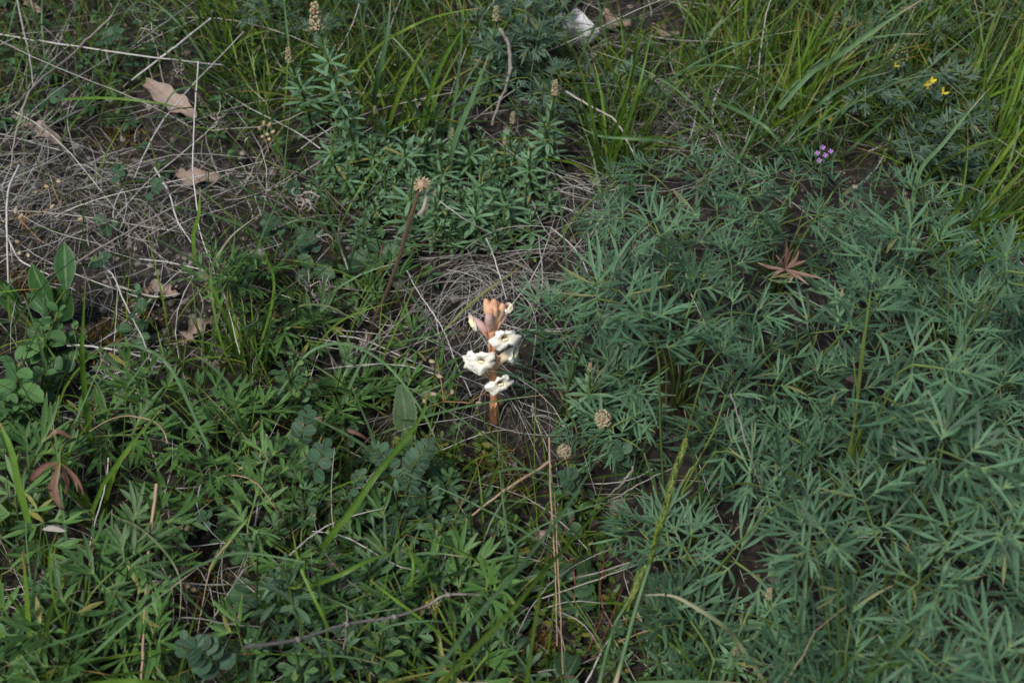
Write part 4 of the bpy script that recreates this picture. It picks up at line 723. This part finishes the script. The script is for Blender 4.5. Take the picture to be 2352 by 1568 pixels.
# hairy brown stalk
b = at(843, 800); root = thing('hairy_stalk', b); tag(root, 'leaning hairy dark brown stalk with a dried tan head', 'dried flower stalk')
zs = [.0, .02, .05, .085, .115, .14, .165]; P = smooth([at(x, y, z) for (x, y), z in zip([(843, 800), (860, 735), (888, 672), (910, 612), (928, 552), (943, 500), (965, 432)], zs)], 40); mb = MB(); mb.tube(P, np.linspace(.0022, .0017, 40)*(1+.04*rng.normal(0, 1, 40)), 8); mb.build('stem', M['hairstem'], root, b)
mb = MB(); k = 1500; i = rng.integers(0, 39, k); f = rng.random(k)[:, None]; q = P[i]*(1-f)+P[i+1]*f; d = unit(rng.normal(0, 1, (k, 3))*[1, 1, .5]); t = np.linspace(0, 1, 3)
mb.ribbon(q[:, None]+d[:, None]*(rng.uniform(.0025, .0042, k)[:, None, None]*t[None, :, None]), np.array([.00022, .00016, .00004])[None].repeat(k, 0), rng.normal(0, 1, (k, 3)), 0); o = mb.build('hairs', M['hair'], root, b); o['kind'] = 'stuff'
hp = P[-1]; mb = MB(); mb.blob(hp+[0.002, 0, .004], .0052, (.2, -.3, 1), .75, 0, 10, .05); mb.build('seed_head', M['tan'], root, b)
mb = MB()
for j in range(46):
    a = rng.uniform(0, 6.28); d = unit(np.array([math.cos(a), math.sin(a), rng.uniform(-.5, .6)])); mb.ribbon(hp+[.002, 0, .004]+d*np.array([.004, .0065, .0085])[:, None], [.0016, .0014, .0004], (0, 0, 1), .3)
mb.build('dried_bracts', M['capsule'], root, b)
Q = smooth([hp+[.003, -.003, .001], at(978, 450, .155), at(970, 480, .145), at(957, 493, .14)], 14); mb = MB(); mb.ribbon(Q, .0034*np.linspace(.5, 1, 14)*np.array([1]*12+[.7, .3]), (0, -1, .3), .5)
k = 160; i = rng.integers(0, 13, k); f = rng.random(k)[:, None]; q = Q[i]*(1-f)+Q[i+1]*f; d = unit(np.array([1, -.2, 0])+rng.normal(0, .35, (k, 3))); mb.ribbon(q[:, None]+d[:, None]*(rng.uniform(.003, .006, k)[:, None, None]*t[None, :, None]), np.array([.0002, .00016, .00004])[None].repeat(k, 0), (0, 0, 1), 0)
mb.build('hanging_dry_leaf', M['silver'], root, b)

# ------------------------------------------------------------------ seed heads, grass spikes, flowers
def seedhead(px, py, z, r, stretch, path, what):
    c0 = at(px, py, z); b = at(*path[-1], 0.); root = thing('burnet_seed_head', b); tag(root, what, 'seed head'); mb = MB(); mb.blob(c0, r*.85, (0, -.2, 1), stretch, 0, 10); mb.build('core', M['burhead'], root, b); mb = MB(); k = 130
    for i in range(k):
        d = unit(rng.normal(0, 1, 3)); mb.blob(c0+d*r*[.92, .92, .92*stretch], r*.17*rng.uniform(.7, 1.2), d, 1.1, 0, 5)
    mb.build('seeds', M['burhead'], root, b); mb = MB(); P = smooth([c0]+[at(x, y, z*(1-(i+1)/len(path))) for i, (x, y) in enumerate(path)], 14); mb.tube(P, .0007, 6); mb.build('stem', M['orangestem'], root, b)
seedhead(1296, 1037, .06, .0062, 1.1, [(1310, 1090), (1335, 1130), (1348, 1180)], 'rounded cream and red burnet seed head on a thin stalk')
seedhead(1385, 962, .07, .0072, 1.35, [(1390, 1000), (1400, 1060)], 'larger burnet seed head half hidden behind a cut leaf')
def spike(pts, zs, w, what, stem, sz):
    P = smooth([at(x, y, z) for (x, y), z in zip(pts, zs)], 60); b = at(*stem[-1], sz[-1]); root = thing('grass_spike', b); tag(root, what, 'grass spike')
    S = smooth([at(x, y, z) for (x, y), z in zip(stem, sz)], 24); mb = MB(); mb.tube(S, np.linspace(.0010, .0019, 24), 6); mb.build('stem', M['bluegrass'], root, b); mb = MB(); T = unit(np.gradient(P, axis=0)); n_ = 230
    for i in range(n_):
        f = i/n_; j = int(f*59); e = math.sin(math.pi*min(1, f*1.02+.03))**.45; s = unit(np.cross(T[j], rng.normal(0, 1, 3))); c0 = P[j]+s*w*.38*e*rng.uniform(.4, 1)
        d = unit(T[j]*-1+s*.28); mb.ribbon(c0+d*np.array([0, .0016, .0032, .0048])[:, None]*rng.uniform(.8, 1.2), [.0006, .0016, .0012, .0002], s, .5)
    mb.build('spikelets', M['spike'], root, b)
spike([(1574, 1015), (1551, 1084), (1526, 1174), (1508, 1230), (1489, 1300)], (.19, .19, .18, .17, .15), .0052, 'tall slender yellow-green grass spike at the foot of the bush', [(1574, 1020), (1548, 1100), (1520, 1210), (1486, 1316), (1456, 1413), (1428, 1518), (1411, 1580)], (.19, .185, .17, .14, .12, .10, .09))
spike([(1477, 1311), (1462, 1345), (1448, 1375), (1420, 1420)], (.12, .115, .11, .1), .0042, 'short yellow-green grass spike left of the taller one', [(1477, 1315), (1450, 1370), (1416, 1426), (1401, 1471), (1381, 1551), (1376, 1580)], (.12, .11, .1, .08, .07, .06))
# seed capsule sprays
def spray(bpt, nodes, caps, z, what):
    b = at(*bpt, 0.); root = thing('seed_capsule_spray', b); tag(root, what, 'seed capsules', *caps[0][:2], 'sprays of seed capsules')
    for (a, c_) in nodes: mb = MB(); mb.tube(smooth([at(*a, z), at(*c_, z)], 5)+rng.normal(0, .0003, (5, 3)), .00062, 5); mb.build('stem', M['orangestem'], root, b)
    for (x, y, dx, dy) in caps:
        p0 = at(x, y, z); p1 = at(x+dx, y+dy, z+.003); mb = MB(); mb.blob((p0+p1)/2, .0021, p1-p0, 1.9, 0, 8); mb.build('seed_capsule', M['capsule'], root, b)
spray((970, 945), [((975, 938), (1020, 921)), ((1020, 921), (1006, 835)), ((1020, 921), (1078, 926)), ((1078, 926), (1120, 897)), ((1020, 921), (1040, 895)), ((975, 908), (995, 903))], [(988, 904, 14, 2), (974, 915, 3, 12), (1092, 926, 16, 0), (985, 828, 14, 4), (1040, 895, -2, 10), (1003, 862, 12, 4)], .045, 'white seed capsules on orange stalks')
spray((50, 560), [((65, 470), (50, 530)), ((40, 500), (10, 510)), ((110, 480), (45, 505)), ((100, 560), (45, 505)), ((120, 425), (140, 470)), ((110, 420), (90, 440))], [(100, 427, 14, 3), (128, 416, 14, 2), (35, 490, 3, -12), (12, 503, 12, 1), (50, 575, -8, 12), (64, 580, 3, 12), (45, 557, -8, -3), (178, 505, 14, -3), (90, 440, -12, 3), (117, 478, 6, -6), (45, 500, 6, -6)], .04, 'cream seed capsules over dry grass')
spray((410, 1270), [((392, 1240), (405, 1220)), ((405, 1220), (425, 1212)), ((430, 1345), (400, 1338))], [(392, 1240, -3, 10), (413, 1210, 5, 3), (427, 1215, 8, -6), (430, 1340, 4, 10), (440, 1352, 10, 3), (280, 1398, 0, 8)], .04, 'pale seed capsules above dark soil')
spray((790, 1380), [((785, 1360), (800, 1353))], [(795, 1353, 12, 0), (768, 1383, 0, 8), (1100, 997, 12, -4), (720, 1192, 2, -10)], .03, 'few cream seed capsules in the grey leaves')
spray((620, 330), [((612, 320), (616, 350))], [(606, 287, 1, -6), (618, 290, 3, -6), (600, 298, -5, -3), (612, 308, 5, 2), (624, 305, 6, -3), (606, 312, -5, 4), (616, 318, 5, 4)], .07, 'small cluster of cream buds')
# small flowers
def petals(name, c0, k, r, mt, what, cat, stem=None, d=(0, -.5, .8), W=.6, cupz=.15):
    root = thing(name, c0); tag(root, what, cat); mb = MB(); d = unit(d); e = unit(np.cross(d, (1, .2, 0))); f = np.cross(d, e); t_ = np.linspace(0, 1, 6)
    for i in range(k):
        a = i*6.283/k; q = e*math.cos(a)+f*math.sin(a); mb2 = MB(); mb2.ribbon(c0+q*r*t_[:, None]+d*(cupz*r*t_**2)[:, None], r*W*np.interp(t_, [0, .4, .8, 1], [.2, .7, 1, .4]), d, .1); mb2.build('petal', mt, root, c0)
    if stem is not None: mb.tube(smooth([c0, c0*.5+np.array(stem)*.5+[.002, 0, 0], stem], 8), .0007, 5); mb.build('stem', M['stem'], root, c0)
    return root
for i, (x, y) in enumerate([(1890, 339), (1877, 352), (1895, 357), (1908, 348), (1882, 369)]):
    c0 = at(x, y, .10); petals('purple_floret', c0, 4, .0027, M['purple'], ['purple floret topmost in its cluster', 'purple floret at left in its cluster', 'purple floret in the middle of its cluster', 'purple floret at right in its cluster', 'purple floret lowest in its cluster'][i], 'flower', at(1890, 385, .0), W=.9)
petals('yellow_flower', at(2129, 194, .09), 4, .0050, M['yellow'], 'bright yellow flower among feathery leaves at upper right', 'flower', at(2140, 260, .0), d=(.2, -1, .3), W=.8, cupz=.4)
petals('yellow_bud', at(2141, 187, .09), 4, .004, M['yellow'], 'small pale yellow bud touching the bright yellow flower', 'flower bud', at(2143, 250, 0), W=.8, cupz=.8)
petals('yellow_bud', at(2166, 214, .08), 3, .005, M['yellow'], 'fading orange-yellow bud right of the bright yellow flower', 'flower bud', at(2165, 270, 0), W=.6, cupz=1.2)
petals('yellow_bud', at(2057, 152, .06), 3, .004, M['yellow'], 'yellow bud below the pinkish flower head at upper right', 'flower bud', at(2060, 200, 0), W=.6, cupz=1.)
for i, (x, y, w) in enumerate([(1888, 266, 26), (1907, 272, 14)]): 
    o = traced_leaf('yellow_dead_leaf', [(x-w/2, y-2), (x, y), (x+w/2, y+2)], (.03, .032, .03), .006, OV, M['yellowleaf'], ['pale yellow leaf on dark ground right of the arching blades', 'smaller pale yellow leaf beside the larger one'][i], 'dead leaf')
b = at(2065, 150, .06); mb = MB(); flowerhead(mb, at(2062, 135, .06), .02, .012, 0, 60); o = mb.build('faded_flower_head', M['cream'], None, b); tag(o, 'faded pinkish cream flower head near the upper right tuft', 'flower head')
c0 = at(982, 1378, .05); root = thing('wilted_flower_head', c0); tag(root, 'wilted yellow flower head with orange streaks at bottom centre', 'flower head')
for i in range(22): 
    d = unit(np.array([rng.uniform(-.3, 1), -.4, rng.uniform(-.5, .8)])); mb = MB(); mb.ribbon(c0+d*np.linspace(0, .012, 6)[:, None]+np.array([0, 0, -1])*(np.linspace(0, 1, 6)**2*.004)[:, None], .003*np.array([.5, .9, 1, .9, .6, .2]), (0, -1, .4), .3); mb.build('petal', M['yellow' if i % 3 == 0 else 'cream'], root, c0)

# withered brown leaf on the bush, drooping reddish leaf, red grass leaf
mb = MB(); c0 = at(1803, 618, .15)
for (x, y, dz) in [(1795, 600, .015), (1822, 572, .03), (1805, 550, .035), (1782, 585, .02), (1740, 603, .0), (1770, 640, -.01), (1812, 650, -.012), (1858, 655, -.01), (1890, 640, .0), (1852, 598, .015), (1835, 575, .02)]:
    p1 = at(x, y, .15+dz); P = smooth([c0, (c0+p1)/2+rng.normal(0, .002, 3), p1], 9); mb.ribbon(P, .0032*np.interp(np.linspace(0, 1, 9), [0, .5, 1], [.35, 1, .08]), (0, -.5, .8), .4)
o = mb.build('withered_leaf', M['reddead'], None, c0); tag(o, 'withered reddish-brown cut leaf lying on the green bush', 'dead leaf')
b = at(172, 1010, .07); root = thing('drooping_reddish_leaf', b); tag(root, 'nodding pale green stalk with drooping pink and reddish lobes at lower left', 'leaf')
mb = MB(); mb.tube(smooth([at(172, 1008, .09), at(150, 1018, .11), at(138, 1040, .11), at(138, 1060, .105)], 12), .0014, 6); mb.build('leaf_stalk', M['stem'], root, b); c0 = at(138, 1062, .105)
for pts, w in [([(110, 1065), (85, 1085), (72, 1100), (68, 1118)], .0055), ([(125, 1095), (118, 1120), (130, 1150), (150, 1168)], .0058), ([(128, 1110), (130, 1140), (140, 1165), (152, 1172)], .0052), ([(145, 1085), (155, 1110), (146, 1140)], .0045), ([(158, 1080), (172, 1100), (178, 1130)], .004), ([(165, 1085), (185, 1115), (192, 1140)], .003), ([(122, 1075), (124, 1082)], .004)]:
    P = smooth([c0]+[at(x, y, .095-.010*i) for i, (x, y) in enumerate(pts)], 12); mb = MB(); mb.ribbon(P, w*np.interp(np.linspace(0, 1, 12), [0, .5, 1], [.3, 1, .08]), (.2, -.8, .5), .4); mb.build('lobe', M['redleaf'], root, b)
traced_leaf('reddish_leaf_plant', [(165, 1005), (130, 990), (105, 1010)], (.08, .09, .08), .004, [.5, 1, .7, .1], M['redleaf'], 'short reddish curved blade above the drooping leaf', 'leaf')
traced_leaf('red_leaf_grass', [(862, 1025), (830, 1000), (800, 988), (770, 980), (712, 955)], (.01, .03, .035, .035, .03), .004, [.15, .7, 1, 1, .8], M['redleaf'], 'red-flushed grass leaf left of the vetch leaves', 'grass blade')
traced_leaf('yellow_lobe_leaf', [(310, 1060), (322, 1045), (325, 1035)], (.01, .02, .03), .006, OV, M['yellowleaf'], 'yellowed leaf left of centre at lower left', 'dead leaf')
mb = MB(); curls(305, 1135, .02, 7, .012, mb); o = mb.build('curled_tan_leaf', M['capsule'], None, at(305, 1135, .02)); tag(o, 'curled tan dry leaf above the upright tan stick', 'dead leaf')
traced_leaf('curled_brown_leaf', [(690, 1055), (705, 1068), (712, 1082), (700, 1095)], (.02, .03, .03, .02), .007, OV, M['deadleaf'], 'curled brown leaf hanging under the left vetch leaves', 'dead leaf')
traced_leaf('curled_brown_leaf', [(640, 1108), (655, 1120), (650, 1135)], (.02, .03, .02), .007, OV, M['deadleaf'], 'second curled brown leaf lower down near the left vetch leaves', 'dead leaf')
traced_leaf('grey_husk', [(97, 1215), (120, 1213), (150, 1219)], (.1, .1, .1), .0045, OV, M['paleStraw'], 'pale grey husk lying on grass at the lower left', 'husk')

# dead oak leaves
def deadleaf(pts, z, W, what, lobes=4, amp=.28, mt='deadleaf', up=(0, -.45, .85)):
    W *= .85; z = min(z, .014)
    n_ = 40; P = smooth([at(x, y, z) for x, y in pts], n_); t_ = np.linspace(0, 1, n_); w = W*np.sin(np.pi*np.clip(t_*.93+.04, 0, 1))**.55*(1-amp+amp*np.cos(t_*lobes*6.283)); mb = MB()
    P[:, 2] += .0025*np.sin(t_*7+rng.uniform(0, 6)); T = unit(np.gradient(P, axis=0)); S = unit(np.cross(T, up)); Nn = np.cross(S, T); c_ = 9; uu = np.linspace(-1, 1, c_)
    V = P[:, None]+S[:, None]*(uu[None, :, None]*w[:, None, None]/2)+Nn[:, None]*((W*.18*uu**2)[None, :, None]+rng.normal(0, W*.018, (n_, c_, 1))); idx = np.arange(n_*c_).reshape(n_, c_)
    U = np.zeros((n_, c_, 2)); U[..., 0] = (uu+1)/2; U[..., 1] = t_[:, None]; mb.add(V, np.stack([idx[:-1, :-1], idx[:-1, 1:], idx[1:, 1:], idx[1:, :-1]], -1), U)
    o = mb.build('dead_leaf', M[mt], None, P[0]); tag(o, what, 'dead leaf'); return o
deadleaf([(335, 195), (375, 215), (415, 245), (450, 275)], .03, .032, 'large pinkish tan dead leaf behind the straw at upper left', 3, .15)
deadleaf([(410, 395), (445, 410), (500, 410)], .02, .026, 'grey-tan dead leaf left of the forked dark twig', 2, .2)
deadleaf([(335, 672), (370, 665), (410, 678)], .012, .022, 'tan curled dead leaf under the pale straw left of centre', 3, .3)
deadleaf([(415, 790), (440, 765), (490, 735)], .012, .026, 'lobed tan oak leaf on soil left of centre', 3, .35)
deadleaf([(50, 285), (90, 300), (140, 330)], .012, .026, 'brown dead leaf in the shade at upper left', 2, .2)
deadleaf([(55, 5), (75, 15), (95, 28)], .03, .014, 'pale dead leaf at the top left edge', 1, .1)
deadleaf([(1385, 35), (1410, 50), (1448, 62)], .03, .03, 'pinkish tan dead leaf right of the white stone', 2, .3)
deadleaf([(1495, 62), (1520, 72), (1560, 82)], .03, .014, 'pale narrow dead leaf near the top, right of the pinkish one', 2, .2)
deadleaf([(750, 1260), (765, 1280), (758, 1305)], .02, .018, 'small pink-brown dead leaf low between grass blades', 2, .2)
deadleaf([(520, 1400), (545, 1415), (560, 1425)], .01, .016, 'brown dead leaf on the dark soil at lower left', 2, .2)
deadleaf([(1020, 1175), (1040, 1165), (1062, 1150)], .01, .02, 'brown dead leaf lying under the thyme left end of the tan stick', 2, .25)
deadleaf([(1225, 1225), (1240, 1232), (1260, 1222)], .008, .014, 'small brown dead leaf beside the tall dry sticks', 2, .25)
deadleaf([(1290, 1120), (1300, 1130), (1290, 1142)], .01, .012, 'small dark pink dead leaf beneath the seed head', 1, .1)

# white stone
def stone(px, py, z, sx, sy, sz, what):
    nu, nv = 26, 15; th = np.linspace(0, 6.283, nu, endpoint=False); ph = np.linspace(-1.5, 1.5, nv); D = np.stack([np.cos(ph)[:, None]*np.cos(th), np.cos(ph)[:, None]*np.sin(th), np.sin(ph)[:, None]+0*th], -1)
    pl = unit(rng.normal(0, 1, (8, 3))); r = np.min(np.stack([np.where(D@q > .05, rng.uniform(.62, .95)/np.maximum(D@q, .05), 9) for q in pl]+[np.full(D.shape[:2], 1.15)]), 0)
    c0 = at(px, py, z); V = D*r[..., None]*[sx, sy, sz]*(1+rng.normal(0, .012, D.shape[:2]))[..., None]; idx = np.arange(nu*nv).reshape(nv, nu); nx = np.roll(idx, -1, 1); mb = MB()
    mb.add(V+c0, np.stack([idx[:-1], nx[:-1], nx[1:], idx[1:]], -1), np.zeros((nu*nv, 2))); o = mb.build('stone' if sx > .007 else 'pebble', M['stone' if sx > .007 else 'pebble'], None, c0); tag(o, what, 'stone')
    for p_ in o.data.polygons: p_.use_smooth = False
stone(1328, 62, .022, .024, .018, .022, 'rough white stone half hidden by feathery leaves at the top')
stone(1292, 45, .012, .008, .008, .010, 'small white stone chip left of the large white stone')
stone(290, 745, .002, .005, .004, .003, 'grey pebble on the soil by the lobed oak leaf')
for (x, y, s) in [(355, 775, .004), (375, 760, .003), (405, 760, .003), (240, 712, .005), (340, 790, .003)]: stone(x, y, .001, s, s, s*.7, 'tiny pale pebble at %s of the bare soil patch' % {355: 'the lower middle', 375: 'the middle', 405: 'the right', 240: 'the far left', 340: 'the lowest point'}[x])

# ------------------------------------------------------------------ the broomrape
b = at(1136, 965, 0.); root = thing('broomrape', b); tag(root, 'orange-stemmed leafless broomrape with frilled white and pink flowers', 'broomrape'); Y0 = b[1]
def fp(x, y, dy=0.): return upright(999+x/4.402, 643+y/4.402, Y0+dy)      # x,y as measured on an enlargement
PX = np.linalg.norm(fp(101, 0)-fp(1, 0))/100
P = smooth([fp(600, 1420), fp(600, 1200), fp(590, 1000), fp(582, 800), fp(580, 600), fp(590, 450), fp(600, 330)], 50); P[0] = b-[0, 0, .004]
mb = MB(); r_ = PX*np.interp(np.linspace(0, 1, 50), [0, .2, .5, .8, 1], [58, 50, 44, 42, 18]); mb.tube(P, r_*(1+.07*rng.normal(0, 1, 50)), 14); mb.build('stem', M['o_stem'], root, b)
def corolla(base, mid, mouth, face, r0, r1, flare, mt, ruffle=.2, lobes=5, v1=1., hood=.9, nt=44, red=0):
    """a curved tube that widens from base to mouth and opens into a frilled lip turned towards face"""
    C = smooth([base, mid, mouth], 16); face = unit(face); T = unit(np.gradient(C, axis=0)); k_ = np.linspace(0, 1, 16)[:, None]**2; T = unit(T*(1-k_)+face*k_)
    th = np.linspace(0, 2*np.pi, nt, endpoint=False); mb = MB(); rings = []; vs = []
    for i in range(16):
        A = unit(np.cross(T[i], (0, 0, 1.) if abs(T[i][2]) < .9 else (0, 1., 0))); B = np.cross(A, T[i]); rr = (r0+(r1-r0)*(i/15)**.8)*PX
        rings.append(C[i]+rr*(A*np.cos(th)[:, None]+B*np.sin(th)[:, None]*.9)); vs.append(.62*i/15)
    A = unit(np.cross(face, (0, 0, 1.))); B = np.cross(A, face); ph = rng.uniform(0, 6.28, 4)
    for j in range(1, 9):
        f = j/8; lob = (.70+.30*np.abs(np.cos(th*lobes/2+.2+.25*np.sin(th+ph[3])))**.55)*(1-.16*np.sin(th))*(1+.12*np.sin(3*th+ph[1])); up = np.sin(th)
        rad = (r1+flare*f*lob*(1+.2*np.sin(th*2+ph[0])+.06*f*np.sin(13*th+ph[2])))*PX*(1-.25*f*f*(up > 0)*hood)
        ax = PX*flare*(.75*f-1.25*f*f + hood*.7*np.clip(up, 0, 1)*f + ruffle*f*f*(np.sin(7*th+ph[1])+.55*np.sin(12*th+ph[2])+.3*rng.normal(0, .6, nt)))
        rings.append(C[-1]+rad[:, None]*(A*1.15*np.cos(th)[:, None]+B*up[:, None])+face*ax[:, None]); vs.append(.62+(v1-.62)*f)
    V = np.array(rings); n_ = len(V); idx = np.arange(n_*nt).reshape(n_, nt); nx = np.roll(idx, -1, 1); U = np.zeros((n_, nt, 2)); U[..., 0] = th/6.283; U[..., 1] = np.array(vs)[:, None]
    mb.add(V, np.stack([idx[:-1], nx[:-1], nx[1:], idx[1:]], -1), U); o = mb.build('flower', mt, root, b)
    # throat cushion and stigma
    mb = MB()
    for s in (-1, 0, 1): mb.blob(C[-1]+A*s*r1*.42*PX-B*r1*.45*PX-face*r1*.1*PX, r1*.5*PX, face, 1.0, 0, 8)
    q = mb.build('throat', M['o_yel'], o, b); q.parent = o
    if not red: return o
    mb = MB(); mb.blob(C[-1]+B*r1*.35*PX+face*r1*.1*PX+A*r1*.2*PX, r1*.2*PX, A, 1.3, 0, 8); mb.blob(C[-1]+B*r1*.4*PX+face*r1*.05*PX-A*r1*.15*PX, r1*.18*PX, A, 1.3, 0, 8); mb.build('stigma', M['o_red'], o, b)
    return o
corolla(fp(535, 560), fp(470, 470), fp(375, 415), (-1, -.4, .05), 30, 72, 34, M['o_pink'], .25, 4, .95)
corolla(fp(590, 700), fp(650, 640, -.004), fp(712, 590, -.012), (.25, -.8, .5), 28, 38, 98, M['o_cream'], .19, red=1, hood=.6)
corolla(fp(600, 900), fp(680, 790), fp(810, 725), (1, -.35, .2), 28, 70, 52, M['o_cream'], .22, 5)
corolla(fp(560, 960), fp(510, 900, -.005), fp(470, 815, -.013), (-.15, -.8, .5), 26, 36, 106, M['o_cream'], .2, hood=.6)
corolla(fp(555, 950), fp(460, 890, -.002), fp(365, 815, -.008), (-.5, -.7, .5), 26, 34, 88, M['o_cream'], .22, hood=.6)
corolla(fp(595, 1150), fp(625, 1090, -.005), fp(668, 1045, -.014), (.25, -.85, .35), 26, 36, 100, M['o_cream'], .2, 5, 1., .9)
def bud(base, tip, r, mt='o_bud', bend=(0, 0, 0), nm='bud'):
    C = smooth([base, (base+tip)/2+np.array(bend), tip], 24); t_ = np.linspace(0, 1, 24); mb = MB(); mb.tube(C, r*PX*np.interp(t_, [0, .3, .65, .85, .95, 1], [.5, .8, 1.05, .85, .5, .08]), 12)
    mb.build(nm, M[mt], root, b)
for bs, tp, r, dy, mt in [((575, 480), (515, 185), 46, 0, 'o_bud'), ((590, 470), (600, 190), 50, -.004, 'o_bud'), ((600, 480), (692, 235), 50, -.002, 'o_bud'), ((600, 470), (640, 215), 34, .008, 'o_bud'), ((570, 460), (545, 225), 32, .008, 'o_bud'), ((560, 520), (548, 340), 48, -.012, 'o_pinkbud'), ((590, 450), (570, 290), 28, -.008, 'o_bud'), ((600, 440), (625, 280), 28, -.009, 'o_bud')]:
    bud(fp(*bs), fp(*tp, dy), r, mt)
corolla(fp(605, 520), fp(680, 400), fp(745, 270), (.45, -.3, .85), 24, 36, 22, M['o_pink'], .2, 4, .8)
for bs, tp, r in [((570, 620), (490, 520), 13), ((610, 900), (640, 760), 14), ((555, 980), (470, 930), 13), ((600, 720), (650, 560), 14), ((590, 1180), (650, 1120), 12), ((575, 800), (545, 640), 14), ((610, 560), (665, 420), 14), ((565, 540), (520, 420), 14), ((600, 1330), (625, 1240), 18), ((590, 1360), (570, 1270), 18)]:
    bud(fp(*bs), fp(*tp, -.006), r, 'o_stem', nm='bract')
